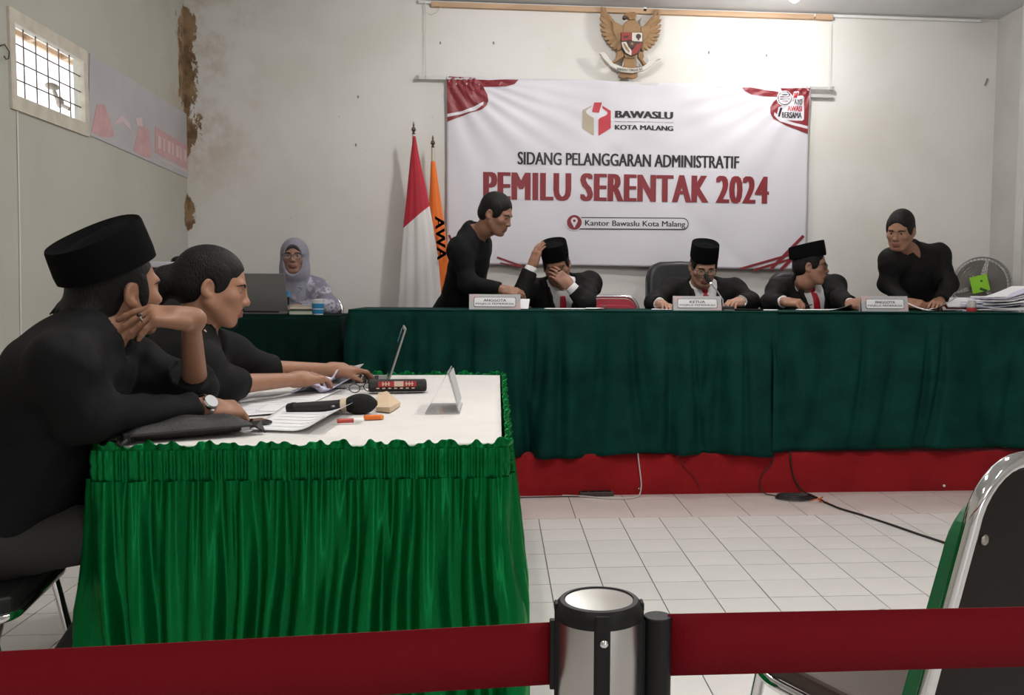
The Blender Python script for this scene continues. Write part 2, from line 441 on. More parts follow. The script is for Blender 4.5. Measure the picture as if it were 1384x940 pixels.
# nails and chips in the plaster
M_chip = mat('chip', (.28, .25, .21), .8)
for px, py, lab in ((484, 131, 'upper of two left of the flags'), (481, 196, 'lower of two left of the flags'), (667, 58, 'left of the eagle emblem'), (595, 58, 'below the left batten end'), (958, 71, 'right of the eagle emblem'), (1036, 75, 'above the banner right corner')):
    q = P(px, py, YW-.004)
    recenter(tag(MB().sphere(q, (.006, .005, .011), 8, 6).build('wall_nail', M_chip, None, True), 'small dark nail in the wall, '+lab, 'nail', 'nails in the back wall'))
q = P(1333, 111, YW-.004)
recenter(tag(MB().box(q, (.012, .006, .055), rotm(0, .35, 0)).build('wall_chip', M_chip, None, bevel=.002), 'dark gouge in the plaster near the right corner', 'gouge'))

# ---- platform
M_carpet = mat('red_carpet', (.27, .012, .015), .95, spec=.1, noise=.18, nscale=4, bump=.5, bscale=180, sheen=.25)
st = MB(); sx0, sx1 = XL+.004, XR-.03
prof = [(STAGE_Y, 0), (STAGE_Y-.004, .06), (STAGE_Y, STAGE_Z-.03), (STAGE_Y+.008, STAGE_Z-.01), (STAGE_Y+.03, STAGE_Z), (YW-.004, STAGE_Z), (YW-.004, 0)]
st.prism([(sx0, y, z) for y, z in prof], [(sx1, y, z) for y, z in prof])
o = st.build('stage_platform', M_carpet); tag(o, 'low platform covered in red carpet behind the tiled floor', 'platform'); recenter(o)
for k, (x, y, z, _p) in enumerate(BULBS):
    t = [o for o in COL.objects if o.name.startswith('ceiling_bulb')][k]
    MB().sphere((0, 0, z-ZC), .034, 16, 10).build('globe', M_bulb, t, True)
# ------------------------------------------------------------------ banner
BY = 2.055
def bw(px, py):
    q = P(px, py, BY); return q[0], q[2]
BX0, BX1, BZ0, BZ1 = -.558, 2.032, 1.292, 2.602
def banner_y(x, z):
    u = (x-BX0)/(BX1-BX0); v = (z-BZ0)/(BZ1-BZ0)
    a = .006*sin(7*u+3*v)+.004*sin(19*u-9*v+1)+.0035*sin(31*u+17*v)*max(0, v-.1)
    d = math.hypot(u, (1-v)*.6); a += .006*sin(34*math.atan2(1-v+.05, u+.02))*math.exp(-d*3.5)
    d2 = math.hypot(1-u, (1-v)*.6); a += .005*sin(30*math.atan2(1-v+.05, 1-u+.02))*math.exp(-d2*3.5)
    a += .003*sin(70*u)*math.exp(-(1-v)*9)
    d3 = abs((u*.9+v*.55)-.75); a += .006*math.exp(-(d3/.03)**2)-.004*math.exp(-((u*.8-v*.7+.1)/.03)**2)
    return BY-.008+a
def bzb(u): return BZ0+.012*(1-u)+.004*sin(5*u)
M_banner = mat('banner_vinyl', (.69, .67, .725), .42, spec=.4)
M_bred = mat('banner_maroon', (.235, .030, .038), .4, spec=.4)
M_bred2 = mat('banner_red', (.50, .035, .055), .4)
M_bdark = mat('banner_ink', (.022, .02, .024), .45)
M_btan = mat('banner_tan', (.43, .37, .27), .45)
banner = thing('wall_banner', 'large white printed vinyl banner with maroon corners on the back wall', 'banner', ((BX0+BX1)/2, BY, BZ0))
bo = np.array(banner.location)
def bpt(x, z, off=.0): return np.array([x, banner_y(x, z)-off, z])-bo
def sheet(u, v):
    x = BX0+(BX1-BX0)*u; zb = bzb(u); z = zb+(BZ1-zb)*v; return bpt(x, z)
MB().slab(sheet, 150, 80, (0, .002, 0)).build('sheet', M_banner, banner, 'all')
def bprint(pts, m, off=.0022, conv=bw, sub=.02):
    off = off*1.3+.0006
    """a printed area: polygon triangulated, refined and laid on the sheet"""
    bm = bmesh.new(); vs = [bm.verts.new((*conv(*p), 0)) for p in pts]
    f = bm.faces.new(vs); bmesh.ops.triangulate(bm, faces=[f])
    for _ in range(5):
        es = [e for e in bm.edges if e.calc_length() > .035]
        if not es: break
        bmesh.ops.subdivide_edges(bm, edges=es, cuts=1); bmesh.ops.triangulate(bm, faces=bm.faces[:])
    for v in bm.verts:
        x, z = v.co.x, v.co.y; v.co = Vector(bpt(x, z, off))
    me = bpy.data.meshes.new('print'); bm.to_mesh(me); bm.free()
    return link('print', me, banner, m)
def cc(ox, oy, s): return lambda x, y: bw(ox+x/s, oy+y/s)
def btext(s, tl, br, m, bold=0., off=.0026, space=1.):
    off = off*1.3+.0006
    a = bw(*tl); b = bw(*br)
    return text_fit(s, 'lettering', m, banner, lambda u, v: bpt(a[0]+(b[0]-a[0])*u, b[1]+(a[1]-b[1])*v, off), bold, space)
def lvl(x0, x1, ztop_px, zbot_px): pass
c2 = cc(560, 0, 4.613)
bprint([(203, 479), (375, 489), (388, 500), (650, 499), (625, 527), (570, 541), (480, 543), (430, 545), (455, 590), (462, 630), (450, 660), (420, 685), (350, 705), (205, 760)], M_bred, .003, c2)
bprint([(206, 712), (300, 694), (380, 664), (432, 636), (430, 655), (385, 688), (300, 711), (206, 731)], M_banner, .0045, c2)
bprint([(206, 487), (370, 490), (385, 497), (300, 500), (206, 500)], M_banner, .0045, c2)
c3 = cc(1000, 100, 9.4)
bprint([(25, 175), (130, 172), (300, 205), (490, 232), (478, 296), (300, 285), (150, 265), (60, 215)], M_bred, .0022, c3)
bprint([(510, 185), (878, 188), (860, 765), (760, 730), (560, 650), (420, 570), (378, 500), (380, 430), (420, 360), (470, 320), (560, 250)], M_bred, .0022, c3)
bprint([(430, 490), (520, 572), (700, 630), (858, 668), (856, 702), (700, 665), (500, 608), (425, 530)], M_banner, .003, c3)
bprint([(600, 285), (790, 285), (808, 305), (805, 580), (785, 600), (500, 590), (455, 555), (480, 430), (560, 400)], M_banner, .0034, c3)
bprint([(658, 320), (675, 240), (690, 228), (735, 228), (742, 245), (725, 320)], M_banner, .0034, c3)
circ = lambda cx, cy, r, n=20: [(cx+r*cos(2*pi*k/n), cy+r*sin(2*pi*k/n)) for k in range(n)]
bprint(circ(560, 315, 100), M_banner, .0040, c3)
bprint(circ(560, 315, 88), M_bdark, .0050, c3)
bprint(circ(560, 315, 79), M_banner, .0060, c3)
for yy, w in ((268, 42), (297, 58), (325, 58), (352, 36)):
    bprint([(560-w, yy-5), (560+w, yy-5), (560+w, yy+5), (560-w, yy+5)], M_bred if yy in (297, 352) else M_bdark, .0074, c3)
bprint([(503, 432), (530, 440), (497, 553), (474, 543)], M_bdark, .0062, c3)
bprint([(686, 245), (730, 245), (714, 312), (668, 304)], M_bred2, .0062, c3)
def ctext(s, x0, y0, x1, y1, m): btext(s, (1000+x0/9.4, 100+y0/9.4), (1000+x1/9.4, 100+y1/9.4), m, .04, .0066)
ctext('AYO', 680, 325, 780, 400, M_bdark); ctext('AWASI', 595, 410, 780, 482, M_bred2); ctext('BERSAMA', 525, 490, 775, 568, M_bdark)
# logo
c8 = cc(760, 120, 7.689)
bprint([(208, 225), (302, 178), (302, 190), (262, 215), (246, 232), (247, 252), (262, 270), (325, 308), (326, 490), (208, 412)], M_btan, .0024, c8)
bprint([(415, 180), (502, 232), (502, 412), (374, 492), (375, 325), (388, 308), (452, 280), (470, 258), (462, 238), (416, 205)], M_bred2, .0024, c8)
bprint([(330, 146), (409, 146), (380, 252), (307, 243)], M_bred2, .0026, c8)
btext('BAWASLU', (830.9, 150), (909.3, 161.4), M_bdark, .06)
btext('BADAN PENGAWAS PEMILIHAN UMUM', (831, 164.0), (909.5, 167.2), M_bdark, 0.)
btext('KOTA MALANG', (830.7, 169.2), (909.6, 177.4), M_bdark, .045)
btext('SIDANG PELANGGARAN ADMINISTRATIF', (699.5, 205.6), (998.5, 228.2), M_bdark, .04)
btext('PEMILU SERENTAK 2024', (653, 232.2), (1039, 276.0), M_bred, .07, space=1.12)
# location pill
r_ = 8.2
pill = [(930-8+r_*cos(t), 303.0+r_*sin(t)) for t in np.linspace(-pi/2, pi/2, 10)]+[(784-4+r_*cos(t), 302.0+r_*sin(t)) for t in np.linspace(pi/2, 1.5*pi, 6)]
pill2 = [(930-8+(r_-1.3)*cos(t), 303.0+(r_-1.3)*sin(t)) for t in np.linspace(-pi/2, pi/2, 10)]+[(784-4+(r_-1.3)*cos(t), 302.0+(r_-1.3)*sin(t)) for t in np.linspace(pi/2, 1.5*pi, 6)]
bprint(pill, M_bdark, .0024); bprint(pill2, M_banner, .003)
bprint(circ(776, 301, 11.2), M_banner, .0032); bprint(circ(776, 301, 10), M_bred, .0036)
bprint(circ(776, 298.8, 4.6, 14)[0:8]+[(771.6, 300.2), (776, 308.2), (780.4, 300.2)], M_banner, .0041) if False else None
bprint([(776+4.6*cos(t), 298.8+4.6*sin(t)) for t in np.linspace(pi-.25, 2*pi+.25, 14)]+[(776, 308.4)], M_banner, .0041)
bprint(circ(776, 298.8, 1.9, 10), M_bred, .0046)
btext('Kantor Bawaslu Kota Malang', (790.4, 297.9), (925.5, 309.4), M_bdark, .03, .0034)
# stripes in the lower corners
def stripe(a, b, w, m=M_bred, off=.0024):
    a = np.array(a, float); b = np.array(b, float); d = b-a; n = np.array([-d[1], d[0]]); n = n/np.linalg.norm(n)*w/2
    bprint([tuple(a+n), tuple(b+n), tuple(b-n), tuple(a-n)], m, off)
stripe((1085.6, 319), (1042, 363), 4.2); stripe((1085.6, 335), (1055, 364.5), 4.6, off=.0026)
stripe((999, 364), (1069, 344), 3.2, off=.0028); stripe((1018, 365.3), (1070, 350), 3.2, off=.0030); stripe((1040, 365), (1062, 345), 3, off=.0032)
stripe((672, 348), (707, 360.6), 2.4); stripe((676, 355.5), (704, 361), 1.6, off=.0026)
stripe((607, 318), (622, 352), 3)
# rails and cords that carry the banner
M_rail = mat('rail_aluminium', (.66, .66, .65), .35, metal=.3)
ra, rb = P(562, 104.5, 2.05), P(1128, 122, 2.05)
t = thing('banner_rail', 'pale aluminium rail through the banner top hem', 'rail', (ra[0], 2.062, ra[2]))
L = rb[0]-ra[0]
MB().box((L/2, 0, 0), (L, .02, .022)).build('bar', M_rail, t, bevel=.003)
for x_ in (L-.012, .012): MB().box((x_, 0, 0), (.02, .024, .026)).build('end_cap', mat('rail_cap', (.4, .4, .39), .5), t)
q = P(1092, 129, 2.06)
recenter(tag(MB().box((q[0]+.06, 2.075, q[2]), (.26, .02, .024)).build('spare_rail', M_rail, None, bevel=.003), 'short grey rail sticking out below the banner rail', 'rail'))
M_string = mat('string', (.62, .61, .58), .7)
for k, (a, b, lab) in enumerate((((575, 2), (575.5, 103), 'thin cord hanging down to the left end of rail'), ((1122, 30), (1120, 121), 'thin cord hanging down to the right end of rail'))):
    p0, p1 = P(*a, 2.052), P(*b, 2.052)
    loop = [p1+np.array([.0, -.006, .014]), p1+np.array([0, -.016, 0]), p1+np.array([0, -.004, -.014])]
    recenter(tag(MB().tube([p0, (p0+p1)/2+[.003, 0, 0], p1+[0, 0, .012]]+loop, .0022, 6).build('hanging_cord', M_string, None, True), lab, 'cord'))
w0 = [P(*a, 2.07) for a in ((573, 6), (575, 16), (582, 20), (590, 17), (596, 9))]
recenter(tag(MB().tube(w0, .0022, 6).build('loose_wire', M_string, None, True), 'loose white wire at the left end of batten', 'wire'))

# ------------------------------------------------------------------ emblem
EY = 2.058
def ep(x, y): q = P(800+x/8.17, y/8.17, EY); return np.array([q[0], q[2]])
ec = ep(425, 880)
emb = thing('eagle_emblem', 'brown carved eagle emblem with shield and ribbon above banner', 'emblem', (ec[0], EY, ec[1]))
M_eb = mat('carved_brown', (.29, .165, .075), .5, noise=.15, nscale=20)
M_eb2 = mat('carved_brown_light', (.33, .20, .10), .5, noise=.12, nscale=20)
M_edk = mat('carved_dark', (.075, .05, .04), .6)
M_ered = mat('shield_red', (.30, .05, .045), .5)
M_ewh = mat('shield_white', (.66, .63, .57), .55)
def relief(pts, y0, y1, m, name, bev=.003, parent=emb):
    w = [ep(*p)-ec for p in pts]
    return MB().prism([(a, y0, b) for a, b in w], [(a, y1, b) for a, b in w]).build(name, m, parent, bevel=bev)
B_ = .0
relief([(340, 285), (400, 235), (470, 230), (500, 270), (530, 310), (525, 420), (500, 600), (470, 660), (360, 660), (330, 560), (322, 400)], -.045, B_, M_eb2, 'body', .008)
relief([(333, 196), (352, 176), (372, 163), (450, 155), (490, 168), (480, 195), (468, 240), (400, 245), (392, 222), (352, 222)], -.06, -.01, M_eb, 'head', .006)
relief([(328, 205), (352, 196), (385, 208), (380, 222), (352, 236), (333, 228)], -.062, -.02, M_edk, 'beak', .003)
relief([(355, 640), (470, 640), (482, 740), (502, 855), (470, 872), (440, 880), (380, 866), (340, 880), (285, 858), (305, 790), (345, 730)], -.03, B_, M_eb, 'tail', .006)
def feather(a, b, w0, w1, m, y0, y1):
    a = np.array(a, float); b = np.array(b, float); d = b-a; n = np.array([-d[1], d[0]])/np.linalg.norm(d)
    pts = [a+n*w0, a+d*.55+n*w1, a+d*.9+n*w1*.8, b, a+d*.9-n*w1*.8, a+d*.55-n*w1, a-n*w0]
    relief([tuple(q) for q in pts], y0, y1, m, 'feather', .002)
rt = [(738, 112), (752, 165), (764, 222), (764, 285), (758, 345), (745, 400), (722, 452), (692, 498), (655, 535), (612, 562), (560, 578)]
rr = [(585, 300), (592, 320), (595, 342), (592, 362), (590, 385), (585, 405), (578, 425), (570, 445), (560, 460), (550, 475), (542, 490)]
for k, (a, b) in enumerate(zip(rr, rt)):
    feather(a, b, 16, 19 if k else 15, M_eb2 if k % 2 else M_eb, -.024-.0012*k, B_)
lt = [(100, 82), (92, 140), (84, 200), (82, 270), (88, 330), (102, 390), (126, 440), (158, 490), (196, 530), (235, 556), (282, 572)]
lr = [(262, 300), (258, 320), (258, 342), (262, 362), (268, 385), (274, 405), (282, 425), (290, 445), (300, 460), (306, 475), (312, 490)]
for k, (a, b) in enumerate(zip(lr, lt)):
    feather(a, b, 18, 22 if k else 18, M_eb if k % 2 else M_eb2, -.024-.0012*k, B_)
relief([(98, 85), (150, 92), (160, 170), (212, 240), (260, 290), (200, 330), (120, 300), (92, 180)], -.02, B_, M_eb, 'wing', .003)
relief([(728, 135), (720, 175), (690, 225), (640, 285), (600, 300), (640, 340), (720, 280), (745, 200)], -.02, B_, M_eb2, 'wing', .003)
relief([(212, 245), (335, 298), (330, 395), (305, 490), (262, 440), (228, 370)], -.042, B_, M_eb2, 'wing_covert', .006)
relief([(530, 312), (640, 286), (622, 380), (590, 440), (545, 495), (528, 420)], -.042, B_, M_eb2, 'wing_covert', .006)
relief([(268, 585), (330, 575), (345, 640), (300, 672), (262, 700), (195, 735), (185, 722), (245, 672), (262, 640)], -.05, B_, M_eb, 'leg', .006)
relief([(500, 590), (558, 590), (565, 640), (552, 680), (595, 725), (625, 735), (615, 752), (560, 735), (530, 690), (500, 650)], -.05, B_, M_eb, 'leg', .006)
relief([(352, 655), (335, 700), (330, 745), (352, 740), (368, 660)], -.02, B_, M_ewh, 'leg_feather', .002)
relief([(478, 655), (488, 700), (492, 745), (520, 740), (500, 690), (490, 655)], -.02, B_, M_ewh, 'leg_feather', .002)
shd = relief([(305, 382), (547, 386), (547, 500), (528, 562), (486, 620), (420, 650), (352, 615), (318, 545)], -.062, -.03, M_edk, 'shield', .003)
relief([(312, 388), (424, 390), (424, 470), (314, 478)], -.068, -.06, M_ered, 'quarter', .001, shd)
relief([(428, 390), (540, 392), (540, 488), (428, 480)], -.068, -.06, M_ewh, 'quarter', .001, shd)
relief([(312, 496), (362, 490), (424, 592), (420, 640), (360, 608), (325, 545)], -.068, -.06, M_ewh, 'quarter', .001, shd)
relief([(428, 585), (470, 520), (534, 502), (520, 560), (480, 612), (428, 642)], -.068, -.06, M_ered, 'quarter', .001, shd)
relief(circ(425, 522, 42, 16), -.074, -.06, M_edk, 'centre_boss', .002, shd)
relief([(425+(24 if k % 2 else 10)*sin(pi*k/5), 516+(24 if k % 2 else 10)*cos(pi*k/5)) for k in range(10)], -.078, -.07, M_eb2, 'star', 0, shd)
relief(circ(497, 432, 28, 12)[0:12], -.072, -.066, M_edk, 'tree', 0, shd)
relief([(491, 440), (503, 440), (506, 474), (488, 474)], -.0722, -.066, M_edk, 'tree', 0, shd)
relief([(338, 425), (352, 420), (352, 455), (338, 455)], -.071, -.066, M_edk, 'bull', 0, shd)
relief([(362, 425), (385, 420), (388, 440), (362, 452)], -.071, -.066, M_edk, 'bull', 0, shd)
relief([(330, 510), (345, 506), (400, 590), (396, 612), (350, 560)], -.0715, -.066, M_eb2, 'rice_ear', 0, shd)
rib = relief([(68, 612), (90, 596), (128, 600), (160, 632), (190, 680), (222, 718), (330, 764), (430, 776), (540, 762), (600, 718), (640, 668), (715, 636), (708, 658), (752, 668), (690, 692), (645, 745), (565, 800), (430, 828), (300, 812), (188, 748), (110, 662), (95, 632)], -.058, -.03, M_ewh, 'ribbon', .004)
def rp(u, v):
    x = 268+(545-268)*u; y = 806-(806-776)*v + (.5-4*(u-.5)**2*.5-.0)*0 - 14*(4*(u-.5)**2) + 6
    w = ep(x, y)-ec; return (w[0], -.0592, w[1])
text_fit('BHINNEKA TUNGGAL IKA', 'lettering', M_edk, rib, rp, .02)

# ------------------------------------------------------------------ flags
def flag(name, label, base, tip, stops, mats, twist, lean=(0., 0.), nf=5, letters=None):
    """a flag hanging in folds from its pole; stops = (z, half width, colour split)"""
    t = thing(name, label, 'flag', base)
    M_pole = mat('flag_pole', (.55, .50, .42), .3, metal=.6)
    H = tip[2]-base[2]; tp = np.array(tip)-np.array(base)
    MB().tube([(0, 0, .04), tuple(tp)], .011, 10).build('pole', M_pole, t, True)
    MB().lathe([(.0, 0), (.15, 0), (.15, .012), (.10, .03), (.03, .05), (.018, .09), (.0, .09)], n=24, cap=False).build('stand', mat('flag_stand', (.3, .25, .2), .4), t, True)
    MB().lathe([(.004, 0), (.014, .005), (.006, .015), (.017, .03), (.012, .045), (.004, .055), (.008, .062), (.002, .085)], c=tuple(tp), n=12).build('finial', mat('finial_metal', (.25, .2, .16), .25, metal=.8), t, True)
    return t, tp
M_fred = mat('flag_red', (.44, .02, .04), .7, sheen=.3, bump=.15, bscale=120)
M_fwhite = mat('flag_white', (.72, .69, .68), .75, sheen=.3)
M_for = mat('flag_orange', (.78, .17, .02), .65, sheen=.3)
def drape_mesh(tp, prof, folds, depth, split=None, seed=1, nseg=72, nz=60):
    """hanging cloth as a closed fluted cone: prof rows of (z, xleft, xright)"""
    random.seed(seed); ph = [random.uniform(0, 6.28) for _ in range(4)]
    zs = [p[0] for p in prof]; xl = [p[1] for p in prof]; xr = [p[2] for p in prof]
    mb = MB(); rows = []
    for j in range(nz+1):
        z = zs[0]+(zs[-1]-zs[0])*j/nz
        a = np.interp(-z, [-q for q in zs], xl); b = np.interp(-z, [-q for q in zs], xr)
        f = j/nz
        for k in range(nseg):
            th = 2*pi*k/nseg; c = (a+b)/2; w = (b-a)/2
            r = 1+.10*min(1, f*3)*(sin(folds*th+ph[0]+1.2*f)+.6*sin((folds*2+1)*th+ph[1]))
            mb.v.append((c+w*cos(th)*min(1, .9*r) if abs(cos(th)) > .98 else c+w*cos(th)*r*.97, depth*(.35+.65*f)*sin(th)*r, z))
    for j in range(nz):
        for k in range(nseg):
            q = (j*nseg+k, j*nseg+(k+1) % nseg, (j+1)*nseg+(k+1) % nseg, (j+1)*nseg+k); mb.f.append(q)
            mi = 0
            if split:
                cxm = sum(mb.v[i][0] for i in q)/4; czm = sum(mb.v[i][2] for i in q)/4; mi = 1 if czm < split(cxm) else 0
            mb.mi.append(mi)
    mb.f.append(tuple(range(nseg))); mb.mi.append(0); mb.f.append(tuple(nz*nseg+k for k in range(nseg-1, -1, -1))); mb.mi.append(1 if split else 0)
    return mb
FY = 1.86
tipw = P(559, 182, FY); basew = np.array([tipw[0]+.0, FY, STAGE_Z])
t, tp = flag('national_flag', 'red and white flag hanging on a pole left of banner', basew, tipw, None, None, 0)
def fx(px, py): q = P(px, py, FY-.05)-basew; return q[0], q[2]
rows = []
for y, a, b in ((183, 557.5, 561), (210, 553.5, 566), (250, 549.5, 575), (300, 545, 584), (350, 541.5, 592), (415, 538, 597), (470, 536, 597), (530, 536, 592)):
    x0, z0 = fx(a, y); x1, z1 = fx(b, y); rows.append((z0, x0, x1))
s0 = fx(547, 306); s1 = fx(581, 277)
M_fsplit = mat('flag_red_white', (.44, .02, .04), .7, sheen=.2)
e = NT(M_fsplit); fx_, fy_, fz_ = e.xyz(); _k = (s1[1]-s0[1])/(s1[0]-s0[0])
ln_ = e.math('SUBTRACT', fz_, e.math('ADD', e.math('MULTIPLY', fx_, _k), s0[1]-s0[0]*_k))
e.out(e.mix(e.rng(ln_, -.002, .002), (.70, .67, .66), (.42, .018, .035)))
drape_mesh(tp, rows, 5, .07, None, 4).build('cloth', [M_fsplit], t, 'all')
FY2 = 1.94
tipw2 = P(585, 200, FY2); basew2 = np.array([tipw2[0], FY2, STAGE_Z])
t2, tp2 = flag('orange_flag', 'orange flag with black lettering on a pole behind red and white flag', basew2, tipw2, None, None, 0)
def fx2(px, py): q = P(px, py, FY2-.05)-basew2; return q[0], q[2]
rows = []
for y, a, b in ((217, 581.5, 588), (245, 580, 592), (300, 578, 600), (350, 574, 606), (415, 570, 604), (470, 570, 600), (530, 572, 598)):
    x0, z0 = fx2(a, y); x1, z1 = fx2(b, y); rows.append((z0, x0, x1))
drape_mesh(tp2, rows, 4, .055, None, 7).build('cloth', [M_for], t2, 'all')
def fl(u, v):      # letters running down the visible side of the cloth
    px = 587+(598-587)*v+u*7; py = 350-(350-288)*u if False else 290+62*(1-u)
    q = P(587.5+ (600-587.5)*v + (1-u)*3.5, 292+60*(1-u), FY2-.128)-basew2; return q
text_fit('AWA', 'lettering', M_bdark, t2, fl, .03)
# ------------------------------------------------------------------ cloth that hangs round a table
def path_sampler(pts):
    pts = [np.array(p, float) for p in pts]; seg = [np.linalg.norm(b-a) for a, b in zip(pts, pts[1:])]; L = sum(seg)
    def at(u):
        s = u*L; i = 0
        while i < len(seg)-1 and s > seg[i]: s -= seg[i]; i += 1
        d = (pts[i+1]-pts[i])/seg[i]; q = pts[i]+d*s
        return q, np.array([d[1], -d[0]])     # point, outward normal for a path that runs with the table on its left
    return at, L
def round_path(pts, r, n=5):
    out = [np.array(pts[0], float)]
    for a, b, c in zip(pts, pts[1:], pts[2:]):
        a, b, c = map(lambda q: np.array(q, float), (a, b, c))
        d0 = (a-b)/np.linalg.norm(a-b); d1 = (c-b)/np.linalg.norm(c-b)
        for k in range(n+1):
            t = k/n; out.append((1-t)**2*(b+d0*r)+2*t*(1-t)*b+t*t*(b+d1*r))
    out.append(np.array(pts[-1], float)); return out
class Creases:
    """broad billows with narrow grooves between them that drift sideways as they fall"""
    def __init__(s, seed, L, pitch, depth=1.):
        r = random.Random(seed); s.c = []; x = -.1
        while x < L+.1:
            x += pitch*r.uniform(.45, 1.6); s.c.append((x, r.uniform(-.09, .09), r.uniform(.45, 1.1)*depth, r.uniform(.010, .026), r.uniform(-.35, .25)))
        s.w = [(r.uniform(6, 14), r.uniform(0, 6.28)) for _ in range(3)]
    def __call__(s, x, f):
        q = .22*sum(sin(a*x+p+f*.8) for a, p in s.w)
        for x0, dr, d, w, f0 in s.c:
            e = (x-x0-dr*f*f)/(w*(1+1.6*f))
            if abs(e) < 3: q -= d*math.exp(-e*e)*min(1, max(0, (f-f0)*3))
        return q
class Folds:
    def __init__(s, seed, freqs, sharp=1.):
        rnd = random.Random(seed); s.c = [(f*rnd.uniform(.85, 1.15), rnd.uniform(0, 6.28), a) for f, a in freqs]; s.sharp = sharp
        s.w = [(rnd.uniform(.6, 2.2), rnd.uniform(0, 6.28)) for _ in range(3)]
    def __call__(s, x, v):
        warp = sum(.35*sin(f*x*2.1+p) for f, p in s.w)
        q = sum(a*sin(f*(x+.02*v*sin(3*x))+p+warp) for f, p, a in s.c)
        return math.tanh(q*s.sharp)/s.sharp
def hang(pts, ztop, zbot, folds, amp, nu, nv, flare=0., th=.003):
    at, L = path_sampler(pts)
    def fn(u, v):            # v 0 bottom .. 1 top
        q, n = at(u); f = 1-v
        zb = zbot(q[0], q[1]) if callable(zbot) else zbot
        off = flare*f + amp*min(1, f*2.2+.06)*(folds(u*L, f)+.85)
        q = q+n*off
        return (q[0], q[1], ztop+(zb-ztop)*f)
    return MB().grid(fn, nu, nv)
def solid(o, th):
    m = o.modifiers.new('solid', 'SOLIDIFY'); m.thickness = th; m.offset = -1; return o

M_velvet = mat('dark_green_velvet', (.0012, .034, .026), .7, spec=.12, noise=.3, nscale=7, bump=.25, bscale=45)
M_velvet2 = mat('dark_green_cloth', (.0015, .014, .011), .85, spec=.12, noise=.25, nscale=5, bump=.2, bscale=40)
M_twood = mat('table_board', (.42, .30, .19), .5, noise=.15, nscale=4)
M_steel = mat('steel_leg', (.32, .32, .33), .35, metal=.8)
def table(label, x0, x1, y0, y1, z, zf, inset=.06):
    t = thing('folding_table', label, 'table', ((x0+x1)/2, (y0+y1)/2, zf))
    w, d = x1-x0, y1-y0; h = z-zf
    MB().box((0, 0, h-.015), (w, d, .03)).build('table_top', M_twood, t, bevel=.004)
    for sx in (-1, 1):
        for sy in (-1, 1):
            x, y = sx*(w/2-inset), sy*(d/2-inset); MB().tube([(x, y, 0), (x, y, h-.03)], .014, 8).build('leg', M_steel, t, True)
    MB().box((0, d/2-inset, h-.06), (w-2*inset, .02, .04)).build('apron', M_steel, t)
    return t
TY0, TY1 = .52, 1.12
TXS = 1.345
table('left long table under the dark green velvet cloth on the platform', -.985, TXS-.01, TY0, TY1, TT-.006, STAGE_Z)
table('right long table under the dark green velvet cloth on the platform', TXS+.01, 2.80, TY0, TY1, TT-.006, STAGE_Z)
def table_cloth(label, x0, x1, left, right, seed, zb, m, amp=.050, fy=TY0-.018, pitch=.105, lap=0.):
    t = thing('tablecloth', label, 'tablecloth', ((x0+x1)/2, .8, TT))
    o = np.array(t.location)
    pts = []
    if left: pts += [(x0-.01, TY1)]
    pts += [(x0-(.01 if left else lap), fy+(0 if left else .012)), (x1+(.012 if right else 0), fy)]
    if right: pts += [(x1+.012, TY1)]
    pts = round_path(pts, .02)
    fo = Creases(seed, 4.2, pitch, 1.)
    mb = hang([p-o[:2] for p in pts], -.006, lambda x, y: zb(x+o[0])-o[2], fo, amp, 420, 30, .012)
    solid(mb.build('drop', m, t, 'all', fix=False), .003)
    top = MB().box((0, (TY1+fy)/2-o[1], -.003), (x1-x0+(.02 if left else 0)+(.02 if right else 0), TY1-fy+.01, .006))
    top.build('top', m, t, bevel=.002)
    return t
table_cloth('dark green velvet cloth over the left long table, hanging in folds', -.985, TXS, True, False, 11,
            lambda x: .228+.012*sin(3.1*x+.5)-.035*math.exp(-((x-.16)/.22)**2)+.006*sin(13*x), M_velvet)
table_cloth('dark green velvet cloth over the right long table, darker smoother drop', TXS+.004, 2.80, False, True, 5,
            lambda x: .243+.006*sin(4*x)+.02*max(0, x-1.9), M_velvet, .036, pitch=.15, lap=.03)
# small table of the woman
HX0, HX1, HY0, HY1, HZ = -2.24, -1.115, .92, 1.42, .975
table('small table under a dark cloth near the left corner', HX0+.03, HX1-.03, HY0+.03, HY1, HZ-.006, STAGE_Z)
t = thing('tablecloth', 'dark green cloth over the small table beside the left wall', 'tablecloth', ((HX0+HX1)/2, HY0, HZ)); o = np.array(t.location)
pts = round_path([(HX0, HY1), (HX0, HY0), (HX1, HY0), (HX1, HY1)], .02)
hm = hang([p-o[:2] for p in pts], -.006, .30-HZ, Creases(21, 2.4, .12), .02, 200, 24, .03)
solid(hm.build('drop', M_velvet2, t, 'all', fix=False), .003)
MB().box((0, (HY1-HY0)/2, -.003), (HX1-HX0, HY1-HY0, .006)).build('top', M_velvet2, t, bevel=.002)

# ------------------------------------------------------------------ witness table with the satin skirt
AX0, AX1, AY0, AY1, AZ = -1.155, -.185, -2.215, -.40, .75
table('table under white cloth and green satin skirt at the front left', AX0+.02, AX1-.02, AY0+.02, AY1-.02, AZ-.006, 0.)
M_wcloth = mat('white_cloth', (.70, .68, .66), .8, spec=.2, noise=.03, nscale=6)
e = NT(M_wcloth); e.xyz(); e.b = M_wcloth.node_tree.nodes['Principled BSDF']
e.bump(e.math('ADD', e.noise(5, 3, (.5, 3.2, 1)), e.math('MULTIPLY', e.noise(60, 2), .08)), .5, .02)
t = thing('white_tablecloth', 'white cloth laid flat over the front left table', 'tablecloth', ((AX0+AX1)/2, (AY0+AY1)/2, AZ))
def top_fn(u, v):
    x = (AX0-AX1)/2+.008+(AX1-AX0-.016)*u; y = (AY0-AY1)/2+.008+(AY1-AY0-.016)*v
    return (x, y, .0035+.0012*sin(23*v+4*sin(3*u))+.0008*sin(9*u+31*v))
